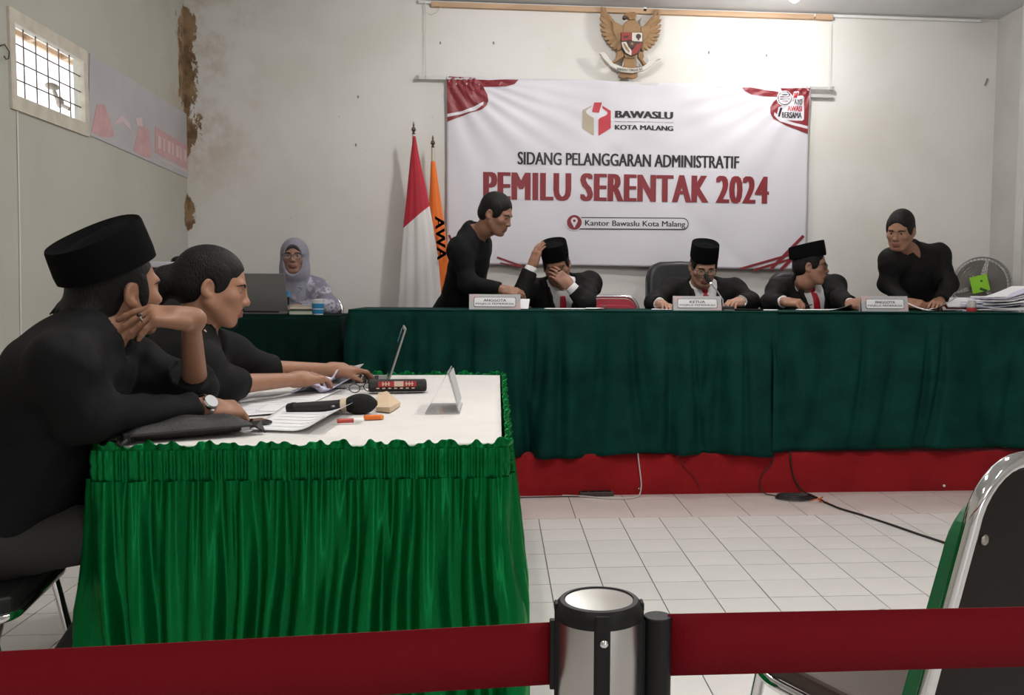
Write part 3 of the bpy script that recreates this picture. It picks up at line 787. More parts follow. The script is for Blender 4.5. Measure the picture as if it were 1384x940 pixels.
MB().slab(top_fn, 30, 70, (0, 0, -.008)).build('sheet', M_wcloth, t, 'all')
M_satin = mat('green_satin', (.0, .145, .033), .30, spec=.6, noise=.08, nscale=4)
M_satin.node_tree.nodes['Principled BSDF'].inputs['Metallic'].default_value = .55
M_satin.node_tree.nodes['Principled BSDF'].inputs['Specular Tint'].default_value = (.3, 1, .45, 1)
M_satin_e = NT(M_satin); M_satin_e.xyz()
M_satin_e.bump(M_satin_e.noise(9, 4, (2.2, 2.2, .35)), .4, .012)
sk = thing('table_skirt', 'shiny green satin skirt with ruffled top edge round the front left table', 'table skirt', ((AX0+AX1)/2, AY0, 0))
so = np.array(sk.location)
spts = round_path([(AX0-.004, AY0+.06), (AX0-.004, AY0-.004), (AX1+.004, AY0-.004), (AX1+.004, AY1+.004), (AX0-.004, AY1+.004)], .03, 6)
at_s, L_s = path_sampler([p-so[:2] for p in spts])
rf = Folds(5, ((13, .2), (43, .45), (77, .65), (121, .5)), 1.6); rf2 = Folds(8, ((380, .5), (520, .5), (240, .5)), 1.2); rf3 = Folds(9, ((48, .6), (110, .6), (260, .45)), 1.); rf4 = Folds(12, ((150, .6), (210, .5), (95, .4)), 1.2)
def skirt_fn(u, v):
    q, n = at_s(u); s = u*L_s; f = 1-v
    a = .042*min(1, .12+f*1.7)*(rf(s+.012*sin(5*f+7*s), f)+.85)+.011*(1-min(1, f*1.6))**1.5*(rf4(s, 0)+.7)+.004*math.exp(-f*12)*rf2(s, 0)+.004*f
    q = q+n*a; return (q[0], q[1], .035+(AZ-.075-.035)*v)
MB().grid(skirt_fn, 1500, 24).build('drop', M_satin, sk, 'all', fix=False)
def band_fn(u, v):
    q, n = at_s(u); s = u*L_s
    a = .004+.0055*(rf2(s, 0)+.6)*(.5+sin(pi*v)*.6)-.003*math.exp(-((v-.5)/.08)**2); q = q+n*a
    return (q[0], q[1], AZ-.078+(.076)*v)
MB().grid(band_fn, 1900, 8).build('gathered_band', M_satin, sk, 'all', fix=False)
def frill_fn(u, v):
    q, n = at_s(u); s = u*L_s
    a = .003+.013*v*(rf3(s, 0)+.25); z = AZ-.006+(.019+.009*rf3(s+.03, 0)+.005*rf(s, 0))*v; q = q+n*a
    return (q[0], q[1], z)
solid(MB().grid(frill_fn, 1500, 5).build('ruffle', M_satin, sk, 'all', fix=False), .0012)

# ------------------------------------------------------------------ stanchion and belts
M_chrome = mat('chrome', (.78, .78, .79), .08, metal=1.)
M_brush = mat('brushed_steel', (.50, .485, .475), .30, metal=1., noise=.06, nscale=20, stretch=(1, 1, .02))
M_rubber = mat('black_rubber', (.008, .008, .0085), .5, spec=.35)
SX, SY = -.1235, -3.72
s_ = thing('barrier_post', 'brushed steel queue barrier post with black cap in front', 'barrier post', (SX, SY, 0))
ZT = .884
MB().lathe([(.0, 0), (.16, 0), (.16, .012), (.14, .022), (.05, .032), (.033, .05), (.033, .06), (.0, .06)], n=40, cap=False).build('base', M_rubber, s_, True)
MB().tube([(0, 0, .05), (0, 0, ZT-.10)], .0305, 32).build('post', M_brush, s_, True)
MB().lathe([(.0312, ZT-.115), (.0332, ZT-.11), (.0332, ZT-.007), (.0312, ZT-.007)], n=40).build('head', M_brush, s_, True)
MB().lathe([(.0345, ZT-.009), (.0348, ZT-.004), (.034, ZT+.001), (.031, ZT+.0045), (.0275, ZT+.005), (.0272, ZT+.002)], n=48).build('cap', M_rubber, s_, True)
pl = MB().lathe([(.0, ZT+.0025), (.0268, ZT+.0025), (.0268, ZT+.0042), (.0, ZT+.0044)], n=40, cap=False).build('top_plate', mat('plate_silver', (.50, .50, .465), .22, metal=.9), s_, True)
text_fit('QUEUE', 'marking', mat('plate_mark', (.35, .36, .33), .4), pl, lambda u, v: (-.017+.034*u, -.003+.006*v, ZT+.0048), .0) if False else None
for a in (-90, 0, 90, 180):
    th = radians(a-2); c, s = cos(th), sin(th); R = rotm(0, 0, th)
    MB().box((c*.0322, s*.0322, ZT-.06), (.006, .0125, .114), R).box((c*.034, s*.034, ZT-.001), (.003, .011, .008), R).build('belt_slot', M_rubber, s_, bevel=.0015)
MB().sphere((sin(radians(-2))*.0, -.0357, ZT-.018), (.0034, .0022, .0034), 12, 8).build('screw', M_chrome, s_, True)
M_belt = mat('red_belt', (.185, .003, .009), .65, spec=.15, bump=.25, bscale=900)
# left belt leaves the post, right belt ends in a clip on the post
bl_ = thing('barrier_belt', 'red barrier belt stretched to the left of the post', 'barrier belt', (SX-.033, SY, ZT))
def beltL(u, v):
    x = -u*1.75; z = -.0135-.0505*(1-v)-.011*sin(pi*min(1, u*1.0))**1*1.3-.018*u*(1-u)
    return (x, .004*u+.001*sin(9*u), z)
MB().slab(beltL, 60, 2, (0, .0012, 0)).build('strap', M_belt, bl_, 'all')
MB().box((-.002, 0, -.039), (.008, .007, .056)).build('belt_end', M_rubber, bl_, bevel=.001)
br_ = thing('barrier_belt', 'red barrier belt stretched to the right of the post', 'barrier belt', (SX+.047, SY, ZT))
MB().tube([(0, 0, -.082), (0, 0, -.010)], .0112, 24).build('belt_clip', M_rubber, br_, True, bevel=.001)
MB().box((-.012, 0, -.045), (.012, .008, .066)).build('clip_tongue', M_rubber, br_, bevel=.001)
def beltR(u, v):
    x = .008+u*2.1; z = -.0085-.0505*(1-v)-.012*u*(1-u); return (x, -.002+.006*u, z)
MB().slab(beltR, 60, 2, (0, .0012, 0)).build('strap', M_belt, br_, 'all')

# ------------------------------------------------------------------ chrome stacking chair at the right
M_cgreen = mat('green_vinyl', (.012, .13, .045), .4, spec=.5)
M_cbrown = mat('dark_brown_board', (.011, .007, .0055), .6, spec=.25, noise=.2, nscale=10)
M_seat = mat('brown_vinyl', (.055, .030, .022), .45)
def stack_chair(name, label, loc, rz, m_cush, m_back, width=.44, group=None, top=.84):
    """front of the chair points along -y of its own frame... seat at y>0 is front"""
    c = thing(name, label, 'chair', loc, rz, group)
    w = width/2; zb0, zb1 = .36, top; by = lambda z: -.20-.16*(z-.42)     # the backrest leans backwards
    # back hoop
    xa = w-.02; r = .095; xs = lambda z: -w-.012+.050*(z-.40)/(zb1-r-.40)
    path = [(xs(z), by(z), z) for z in np.linspace(.40, zb1-r-.02, 6)]
    for k in range(0, 9):
        a = pi-(pi/2)*k/8; path.append((-xa+.018+r+r*cos(a), by(zb1-r+r*sin(a)), zb1-r+r*sin(a)))
    path = path+[(-x, y, z) for x, y, z in reversed(path)]
    MB().tube(path, .0135, 14).build('back_frame', M_chrome, c, True)
    def outline(ins, dz=0.):
        pts = []
        for z in np.linspace(.43, zb1-r-.02, 6): pts.append((xs(z)+ins*.8, z-dz*(z-.43)/(zb1-r-.45)))
        for k in range(0, 9):
            a = pi-(pi/2)*k/8; pts.append((-xa+.018+r+(r-ins*.8)*cos(a), zb1-r+(r-ins*.8)*sin(a)-.004-dz))
        return pts+[(-x, z) for x, z in reversed(pts)]
    o1 = outline(.004, .05); o2 = outline(.016)
    MB().prism([(x, by(z)-.002, z) for x, z in o2], [(x, by(z)+.010, z) for x, z in o2]).build('back_board', m_back, c)
    MB().prism([(x, by(z)+.012, z) for x, z in o1], [(x, by(z)+.045, z) for x, z in o1]).build('back_cushion', m_cush, c, bevel=.006)
    for sx in (-1, 1):
        for z in (.47, .75):
            MB().sphere((sx*(w-.075), by(z)-.0035, z), (.009, .004, .009), 12, 6).build('rivet', mat('rivet', (.42, .38, .34), .35, metal=.8), c, True)
    # seat
    MB().prism([(x*w*1.02, y, .405) for x, y in ((-1, -.16), (-.98, .13), (-.8, .20), (.8, .20), (.98, .13), (1, -.16))],
               [(x*w*1.02, y, .445) for x, y in ((-1, -.16), (-.98, .13), (-.8, .20), (.8, .20), (.98, .13), (1, -.16))]).build('seat', m_cush if m_cush is not M_cgreen else M_seat, c, bevel=.012, seg=3)
    rim = [(-w*1.03, -.16, .40), (-w*1.03, .12, .40), (-w*.85, .20, .40), (w*.85, .20, .40), (w*1.03, .12, .40), (w*1.03, -.16, .40)]
    MB().tube(round_path3(rim, .06), .0115, 10).build('seat_frame', M_chrome, c, True)
    for sx in (-1, 1):
        MB().tube([(sx*w*.95, .16, .40), (sx*w*1.02, .235, .02)], .0115, 10).build('leg', M_chrome, c, True)
        MB().tube([(sx*(w+.012), by(.40), .42), (sx*w*1.02, -.285, .02)], .0115, 10).build('leg', M_chrome, c, True)
        for y in (.235, -.285): MB().lathe([(.014, 0), (.015, .02), (.012, .03)], c=(sx*w*1.02, y, 0), n=10).build('foot_cap', M_rubber, c, True)
    return c
def round_path3(pts, r, n=5):
    out = [np.array(pts[0], float)]
    for a, b, d in zip(pts, pts[1:], pts[2:]):
        a, b, d = map(lambda q: np.array(q, float), (a, b, d)); r0 = min(r, np.linalg.norm(a-b)*.45, np.linalg.norm(d-b)*.45)
        d0 = (a-b)/np.linalg.norm(a-b); d1 = (d-b)/np.linalg.norm(d-b)
        for k in range(n+1):
            t = k/n; out.append((1-t)**2*(b+d0*r0)+2*t*(1-t)*b+t*t*(b+d1*r0))
    out.append(np.array(pts[-1], float)); return out
stack_chair('stacking_chair', 'chrome stacking chair with dark back board at the right edge', (.562, -2.80, 0), radians(27), M_cgreen, M_cbrown, top=.872)
M_redv = mat('red_vinyl', (.33, .010, .028), .5)
q = P(834, 410, 1.55)
stack_chair('stacking_chair', 'red backed stacking chair between two seated men at the table', (q[0]-.02, 1.40, STAGE_Z+.015), pi, M_redv, M_redv, .43)
for (x, y, rz, lab) in ((-1.50, -2.20, -pi/2+.15, 'stacking chair under the man with the black cap at front left'), (-1.47, -1.52, -pi/2+.5, 'stacking chair under the man with tied black hair'), (-1.44, 1.62, pi, 'stacking chair under the woman in the grey headscarf'), (.06, 1.50, pi, 'stacking chair under the man covering his face')):
    stack_chair('stacking_chair', lab, (x, y, (0 if y < 0 else STAGE_Z)), rz, M_rubber if y < 0 else M_seat, M_cbrown)

# office chairs
M_leather = mat('black_leather', (.018, .018, .020), .38, spec=.5, bump=.1, bscale=70)
def office_chair(label, x, y, top, w, rz=pi):
    c = thing('office_chair', label, 'chair', (x, y, STAGE_Z), rz)
    h = top-STAGE_Z
    def sup(z0, z1, ww, yy, d, nm, lean):
        n = 20; pts = []
        for k in range(n):
            a = 2*pi*k/n; cx = abs(cos(a))**.45*np.sign(cos(a)); cz = abs(sin(a))**.45*np.sign(sin(a))
            pts.append((cx*ww/2, (z0+z1)/2+cz*(z1-z0)/2))
        MB().prism([(px, yy-d-lean*(pz-z0), pz) for px, pz in pts], [(px, yy-lean*(pz-z0), pz) for px, pz in pts]).build(nm, M_leather, c, True, bevel=.03, seg=4)
    sup(.50, h, w, -.22, .10, 'backrest', .14)
    MB().prism([(a*.25, b*.25, .42) for a, b in circ(0, 0, 1, 20)], [(a*.25, b*.25, .51) for a, b in circ(0, 0, 1, 20)]).build('seat', M_leather, c, True, bevel=.03, seg=4)
    for sx in (-1, 1):
        MB().tube(round_path3([(sx*.24, .12, .46), (sx*.285, .12, .50), (sx*.285, .1, .66), (sx*.285, -.16, .66), (sx*.24, -.24, .60)], .06), .016, 8).build('armrest', M_rubber, c, True)
    MB().tube([(0, 0, .07), (0, 0, .43)], .028, 12).build('column', M_steel, c, True)
    for k in range(5):
        a = 2*pi*k/5; MB().tube([(0, 0, .09), (.27*cos(a), .27*sin(a), .06)], [.022, .014], 8).build('base_arm', M_rubber, c, True)
        MB().sphere((.27*cos(a), .27*sin(a), .027), (.026, .026, .027), 10, 8).build('castor', M_rubber, c, True)
    return c
q = P(925, 353, 1.72); office_chair('large black leather office chair behind the man at the gooseneck microphone', q[0]+.02, 1.44, q[2], .50, pi+.1)
q = P(1075, 366, 1.72); office_chair('black leather office chair behind the capped man turned right', q[0]+.06, 1.46, q[2]-.0, .50, pi-.05)
# ------------------------------------------------------------------ things on the witness table
ZA = AZ+.0065
M_paper = mat('paper', (.80, .80, .82), .7)
M_paper2 = mat('paper_lilac', (.60, .58, .74), .7)
M_ink = mat('paper_ink', (.58, .58, .62), .7)
def paper(label, corners, z, curl=.0, m=M_paper, lines=0, bend=None, group=None, name='paper_sheet'):
    """corners in world xy: near-left, near-right, far-right, far-left"""
    c = [np.array(q, float) for q in corners]; o = sum(c)/4
    t = thing(name, label, 'paper', (o[0], o[1], z), group=group)
    def fn(u, v):
        q = (1-u)*(1-v)*c[0]+u*(1-v)*c[1]+u*v*c[2]+(1-u)*v*c[3]-o
        zz = .0012+curl*max(0, u-.55)**2*6*(1-v*.4) + (bend(u, v) if bend else 0)
        return (q[0], q[1], zz)
    MB().slab(fn, 14, 10, (0, 0, -.0009)).build('sheet', m, t, 'all')
    for k in range(lines):
        v0 = .12+.76*k/max(1, lines-1)
        MB().grid(lambda u, v: tuple(np.array(fn(.12+.7*u, v0+.012*v))+[0, 0, .0006]), 10, 1).build('print_line', M_ink, t)
    return t
def pz(px, py, z=ZA): q = PZ(px, py, z); return (q[0], q[1])
paper('printed sheet lying in front of the microphone with a curled corner', [pz(338, 583), pz(438, 587), pz(487, 553), pz(384, 551)], ZA+.004, .035, lines=7)
paper('white sheet under the wristwatch hand', [pz(300, 566), pz(372, 560), pz(425, 543), pz(322, 545)], ZA+.002, lines=4)
paper('flat printed sheet behind the microphone handle', [pz(310, 550), pz(420, 546), pz(462, 527), pz(350, 531)], ZA+.001, lines=6)
paper('lilac tinted sheet rolled up beside the typing hands', [pz(392, 533), pz(462, 533), pz(486, 516), pz(420, 518)], ZA+.006, .03, M_paper2, 0, bend=lambda u, v: .022*max(0, 1-((u-.35)/.22)**2))
paper('white sheet lifted towards the laptop keyboard', [pz(405, 530), pz(455, 527), pz(492, 508), pz(448, 510)], ZA+.018, .045, M_paper, 3)
paper('crumpled white sheet at the edge of laptop', [pz(425, 524), pz(440, 523), pz(452, 508), pz(437, 509)], ZA+.03, .03, M_paper, 0, bend=lambda u, v: .012*sin(5*u))
paper('thin white sheet edge sticking out under the others', [pz(345, 558), pz(372, 558), pz(392, 548), pz(362, 548)], ZA+.0035)
# folded beige notes
def wedge(name, label, cat, pts, z0, z1, m):
    t = MB().prism([(x, y, z1+(.004 if k % 2 else 0)) for k, (x, y) in enumerate(pts)], [(x, y, z0) for x, y in pts]).build(name, m); tag(t, label, cat); return recenter(t)
M_beige = mat('beige_paper', (.62, .47, .32), .75, noise=.06, nscale=30)
wedge('note_pad', 'beige folded note paper behind the microphone head', 'note paper', [pz(508, 556), pz(527, 558), pz(541, 549), pz(523, 535), pz(511, 536)], ZA, ZA+.012, M_beige)
# microphone
M_mic = mat('mic_black', (.012, .012, .012), .55)
M_foam = mat('mic_foam', (.010, .010, .010), .95, bump=.6, bscale=300)
a_, b_ = PZ(387, 552, ZA+.016), PZ(510, 545, ZA+.03)
mic = thing('microphone', 'black handheld microphone with foam head and beige band', 'microphone', (a_[0], a_[1], ZA), math.atan2(b_[1]-a_[1], b_[0]-a_[0]))
ML = np.linalg.norm((b_-a_)[:2])
ms = lambda u: u*ML
def micz(u): return .0155+.014*u
def mtube(us, rs, m, nm): MB().tube([(ms(u), 0, micz(u)) for u in us], rs, 20).build(nm, m, mic, True)
mtube([0, .02, .06, .55, .60], [.010, .0145, .0155, .0165, .018], M_mic, 'handle')
mtube([.055, .062, .10, .107], [.0157, .0166, .0168, .016], M_rubber, 'end_ring')
mtube([.595, .60, .66, .665], [.0185, .0205, .0215, .020], mat('rubber_band', (.62, .50, .36), .7), 'band')
us = np.linspace(.655, 1, 12)
mtube(list(us), [.019, .024, .0275, .030, .0315, .0320, .0315, .030, .0275, .023, .016, .006], M_foam, 'foam_head')
MB().sphere((ms(.52), -.0165, micz(.52)), (.006, .002, .003), 8, 6).build('switch', M_steel, mic, True)
# clutch bag
M_bag = mat('black_bag', (.020, .019, .019), .5, spec=.4, bump=.3, bscale=160)
p0 = np.array(pz(165, 600)); p1 = np.array(pz(340, 585))
ang = math.atan2(p1[1]-p0[1], p1[0]-p0[0]); bc = (p0+p1)/2
bag = thing('clutch_bag', 'flat black zipped clutch bag on the table corner', 'bag', (bc[0]-.01, bc[1]+.02, ZA), ang)
BLn = np.linalg.norm(p1-p0)
def bagfn(top):
    def fn(u, v):
        x = (u-.5)*BLn*1.04; y = (v-.5)*.125; e1 = (1-(2*abs(u-.5))**3.5); e2 = (1-(2*abs(v-.5))**3)
        b = max(0, e1)*max(0, e2)
        return (x, y+.012*sin(2.2*u), (.022+.030*b+.003*sin(17*u)) if top else (.021-.020*b))
    return fn
MB().grid(bagfn(True), 40, 16).grid(bagfn(False), 40, 16).build('body', M_bag, bag, 'all')
MB().tube([(x, -.0635+.012*sin(2.2*(x/BLn/1.04+.5)), .0215) for x in np.linspace(-.5*BLn, .5*BLn, 14)], .0042, 6).build('zip', M_rubber, bag, True)
MB().box((BLn*.40, -.068, .018), (.022, .006, .008)).build('zip_pull', M_steel, bag, bevel=.001)
MB().prism([(BLn*.50, -.05, .020), (BLn*.57, -.062, .006), (BLn*.575, -.02, .030), (BLn*.5, .0, .026)], [(BLn*.50, -.05, .016), (BLn*.57, -.062, .002), (BLn*.575, -.02, .026), (BLn*.5, .0, .022)]).build('end_flap', M_bag, bag)
MB().tube(round_path3([(-.5*BLn, -.03, .02), (-.55*BLn, -.05, .012), (-.56*BLn, -.07, .006), (-.54*BLn, -.08, .006), (-.50*BLn, -.07, .014)], .02), .005, 8).build('wrist_strap', M_bag, bag, True)
MB().box((-.495*BLn, -.06, .018), (.016, .02, .022)).build('strap_loop', M_rubber, bag, bevel=.002)
# phone beside it
ph = thing('smartphone', 'dark smartphone lying beside the black clutch bag', 'phone', (*pz(342, 577), ZA), ang+.1)
MB().box((-.03, .0, .0125), (.14, .07, .009)).build('body', mat('phone_dark', (.045, .045, .045), .3, metal=.3), ph, bevel=.003)
MB().box((-.03, .0, .0173), (.132, .064, .0008)).build('screen', mat('phone_glass', (.01, .01, .012), .08), ph)
# patterned case
M_case = mat('case_black', (.014, .012, .012), .7, bump=.3, bscale=120)
ca, cb = PZ(497, 524, ZA+.02), PZ(576, 523, ZA+.02)
cs = thing('pencil_case', 'black fabric case with red and beige woven pattern', 'case', ((ca[0]+cb[0])/2, (ca[1]+cb[1])/2+.02, ZA), math.atan2(cb[1]-ca[1], cb[0]-ca[0]))
CL = np.linalg.norm((cb-ca)[:2])
MB().prism([(-CL/2, y, z) for y, z in ((-.03, .006), (-.036, .022), (-.024, .042), (.024, .046), (.036, .024), (.03, .006), (0, .001))],
           [(CL/2, y, z) for y, z in ((-.03, .006), (-.036, .022), (-.024, .042), (.024, .046), (.036, .024), (.03, .006), (0, .001))]).build('body', M_case, cs, bevel=.008, seg=3)
def cp(x0, x1, s0, s1, m, nm='pattern', off=.0012):       # patch on the sloping front
    f = lambda x, s: (x*CL, -.036+.012*s-off*.86, .022+.020*s+off*.5)
    MB().prism([f(x0, s0), f(x1, s0), f(x1, s1), f(x0, s1)], [tuple(np.array(q)+[0, .004, -.002]) for q in (f(x0, s0), f(x1, s0), f(x1, s1), f(x0, s1))]).build(nm, m, cs)
M_cred = mat('woven_red', (.30, .02, .03), .8); M_cbe = mat('woven_beige', (.52, .38, .29), .8)
cp(-.33, .32, .05, .95, M_cred, off=.0010); cp(-.06, .10, .05, .95, M_cbe, off=.0020)
for x0 in (-.26, .14):
    for k in range(3): cp(x0+.05*k, x0+.05*k+.018, .15, .85, M_cbe, off=.0022)
    cp(x0-.01, x0+.13, .42, .56, M_cbe, off=.0025)
for k in range(7): cp(-.36+.1*k, -.31+.1*k, -.30, -.16, M_cbe, off=.0025)
# folded spectacles beside the case
sp = thing('folded_spectacles', 'folded spectacles between the papers and the patterned case', 'spectacles', (*pz(489, 531), ZA), .7)
for s in (-1, 1):
    MB().tube([(s*.03+.022*cos(a), .016*sin(a)*.35, .018+.015*sin(a)) for a in np.linspace(0, 2*pi, 17)[:-1]], .0018, 6, closed=True).build('rim', M_rubber, sp, True)
    MB().tube([(s*.052, 0, .024), (s*.05, .03, .014), (s*-.03, .045+.008*s, .006)], .002, 6).build('temple', M_steel, sp, True)
MB().tube([(-.009, 0, .022), (0, -.002, .025), (.009, 0, .022)], .0018, 6).build('bridge', M_rubber, sp, True)
# orange box and marker
ob = thing('orange_lighter', 'small orange packet under the microphone head', 'packet', (*pz(505, 567), ZA), .25)
MB().box((0, 0, .006), (.055, .022, .012)).build('body', mat('orange_plastic', (.75, .16, .02), .4), ob, bevel=.003)
MB().box((.022, 0, .0061), (.012, .0225, .0125)).build('end', mat('orange_light', (.8, .3, .06), .4), ob, bevel=.003)
mk = thing('red_marker', 'red and white marker pen beside the orange packet', 'marker', (*pz(478, 572), ZA), .22)
MB().tube([(-.045, 0, .007), (.0, 0, .007)], .0065, 12).build('barrel', mat('marker_red', (.45, .06, .04), .4), mk, True)
MB().tube([(.0, 0, .007), (.022, 0, .007), (.026, 0, .007)], [.0068, .0068, .004], 12).build('cap', M_white, mk, True)
# clear tent sign
M_acr = mat('clear_acrylic', (.93, .93, .95), .06, trans=.75, ior=1.3, alpha=.55)
a0, a1 = np.array(pz(578, 555)), np.array(pz(621, 557)); tl = PZ(604, 495, .9)
tc = (a0+a1)/2
ts = thing('tent_sign', 'clear acrylic tent sign standing alone on the white tablecloth', 'sign holder', (tc[0], tc[1]+.06, ZA))
hb = .052; Ht = .125; dp = .12
def plate(p, q, r, s, th=.0022):
    n = np.cross(np.array(q)-np.array(p), np.array(s)-np.array(p)); n = n/np.linalg.norm(n)*th
    return MB().prism([p, q, r, s], [tuple(np.array(x)+n) for x in (p, q, r, s)])
apx = .016
plate((-hb, -dp, 0), (-hb, dp, 0), (apx-.001, dp, Ht), (apx-.001, -dp, Ht)).build('panel', M_acr, ts)
plate((hb, dp, 0), (hb, -dp, 0), (apx+.001, -dp, Ht), (apx+.001, dp, Ht)).build('panel', M_acr, ts)
plate((-hb, dp, .0005), (-hb, -dp, .0005), (hb, -dp, .0005), (hb, dp, .0005)).build('base', M_acr, ts)
plate((hb-.004, dp*.9, .02), (hb-.004, -dp*.95, .02), (apx+.006, -dp*.95, Ht-.005), (apx+.006, dp*.9, Ht-.005), -.0012).build('insert_card', mat('grey_card', (.55, .55, .56), .7), ts)
# laptop of the tied-hair man
M_lap = mat('laptop_grey', (.36, .355, .345), .35, metal=.5)
M_scr = mat('screen_dark', (.02, .035, .035), .12)
def laptop(label, loc, rz, w, d, tilt, m, hscr=None):
    t = thing('laptop', label, 'laptop', loc, rz); hs = hscr or d
    bs = MB().box((0, 0, .009), (w, d, .016)).build('base', m, t, bevel=.003)
    kb = MB()
    for r in range(4):
        for k in range(11): kb.box((-w*.42+w*.84*k/10, -d*.02+d*.1*r, .0175), (w*.064, d*.075, .003))
    kb.build('keyboard', M_rubber, bs)
    MB().box((0, -d*.27, .0172), (w*.3, d*.3, .0008)).build('touchpad', M_steel, bs)
    Rt = rotm(-tilt, 0, 0); hp = np.array([0, d/2-.006, .016])
    sc = MB().box(hp+Rt @ np.array([0, 0, hs/2]), (w, .007, hs), Rt).build('lid', m, t, bevel=.003)
    MB().box(hp+Rt @ np.array([0, -.0042, hs/2+.004]), (w*.94, .0012, hs*.88), Rt).build('display', M_scr, sc)
    MB().tube([(-w*.35, d/2-.004, .014), (w*.35, d/2-.004, .014)], .006, 8).build('hinge', M_rubber, t, True)
    return t, sc, hp, Rt
lp, lid, hp, Rt = laptop('open grey laptop the tied-hair man types on', (-.745, -.80, ZA), radians(-83), .33, .23, radians(18), M_lap, .22)
MB().box(hp+Rt @ np.array([-.125, -.0052, .165]), (.035, .0012, .03), Rt).build('sticker', mat('sticker_blue', (.12, .32, .55), .4), lid)
MB().box(hp+Rt @ np.array([-.125, -.0050, .195]), (.04, .0012, .025), Rt).build('sticker', mat('sticker_grey', (.5, .52, .55), .4), lid)

# ------------------------------------------------------------------ things on the platform tables
M_plate = mat('name_acrylic', (.46, .46, .47), .25, spec=.5)
M_label = mat('name_label', (.82, .82, .84), .4)
M_pinkish = mat('name_pink', (.60, .44, .45), .5)
def nameplate(label, pxl, pxr, top):
    y = .60; a = P(pxl, 420, y); b = P(pxr, 420, y); h = P((pxl+pxr)/2, top, y)[2]-TT-.0005; w = b[0]-a[0]
    t = thing('name_stand', label, 'name stand', ((a[0]+b[0])/2, y, TT))
    ln = .25; Rb = rotm(-ln, 0, 0); L = h/cos(ln)
    f = lambda x, z, off=0.: tuple(Rb @ np.array([x, -off, z]))
    MB().box(Rb @ np.array([0, 0, L/2]), (w, .004, L), Rb).build('front_panel', M_plate, t, bevel=.001)
    Rk = rotm(ln, 0, 0); off = np.array([0, 2*L*sin(ln), 0])
    MB().box(off+Rk @ np.array([0, 0, L/2]), (w, .004, L), Rk).build('back_panel', M_plate, t, bevel=.001)
    hw, z0, z1, r = w*.40, L*.20, L*.78, L*.10; pts = []
    for cx, cz, a0 in ((hw-r, z1-r, 0), (-hw+r, z1-r, pi/2), (-hw+r, z0+r, pi), (hw-r, z0+r, 1.5*pi)):
        for k in range(5): pts.append((cx+r*cos(a0+pi/2*k/4), cz+r*sin(a0+pi/2*k/4)))
    big = [(x*1.03, (z-(z0+z1)/2)*1.12+(z0+z1)/2) for x, z in pts]
    MB().prism([f(x, z, .0034) for x, z in big], [f(x, z, .0018) for x, z in big]).build('label_border', mat('label_rim', (.12, .12, .13), .5), t)
    MB().prism([f(x, z, .0044) for x, z in pts], [f(x, z, .002) for x, z in pts]).build('label', M_label, t)
    for sx, sz in ((-1, 1), (1, -1)):
        q = [(sx*w*.49, L*(.5+.46*sz)), (sx*w*.26, L*(.5+.46*sz)), (sx*w*.42, L*(.5+.12*sz)), (sx*w*.49, L*(.5-.05*sz))]
        MB().prism([f(x, z, .0030) for x, z in q], [f(x, z, .0018) for x, z in q]).build('corner_print', M_pinkish, t)
    return t, f, w, L
for lab, l1, pa, pb, tp_ in (('name stand ANGGOTA in front of the man covering his face', 'ANGGOTA', 634, 703.5, 398), ('name stand KETUA in front of the man at microphone', 'KETUA', 910, 975.5, 400.5), ('name stand ANGGOTA near the standing man at the right', 'ANGGOTA', 1165, 1228, 400.5)):
    t, f, w, L = nameplate(lab, pa, pb, tp_)
    ww = .22 if l1 == 'ANGGOTA' else .16
    text_fit(l1, 'lettering', M_bdark, t, lambda u, v: f((u-.5)*2*w*ww, L*(.51+.17*v), .0050), .02)
    text_fit('MAJELIS PEMERIKSA', 'lettering', M_bdark, t, lambda u, v: f((u-.5)*2*w*.37, L*(.28+.15*v), .0050), .01)
ZT_ = TT+.0005
def tp(px, y): q = P(px, 420, y); return (q[0], y)
def dpaper(label, pa, pb, y0, y1, z=0., **k): paper(label, [tp(pa, y0), tp(pb, y0), tp(pb+2, y1), tp(pa+2, y1)], ZT_+z, **k)
dpaper('white card leaning beside the left name stand', 700, 714, .70, .74, .002, bend=lambda u, v: .055*v)
dpaper('white papers before the man covering his face', 735, 815, .72, .95, .002)
dpaper('loose sheet with raised edge right of the papers', 790, 818, .66, .9, .006, curl=.015)
dpaper('thin sheets under the chairman hands', 880, 912, .70, .95, .002)
dpaper('sheet between the chairman hand and microphone base', 978, 1050, .66, .88, .002)
dpaper('open white papers before the capped man turned right', 1075, 1150, .68, .92, .004, curl=.03)
dpaper('curled white sheet in front of the standing man', 1226, 1262, .66, .84, .004, bend=lambda u, v: .042*(1-u)**2)
dpaper('tilted white booklet in front of the standing man', 1255, 1292, .66, .86, .012, bend=lambda u, v: .075*u**1.6)
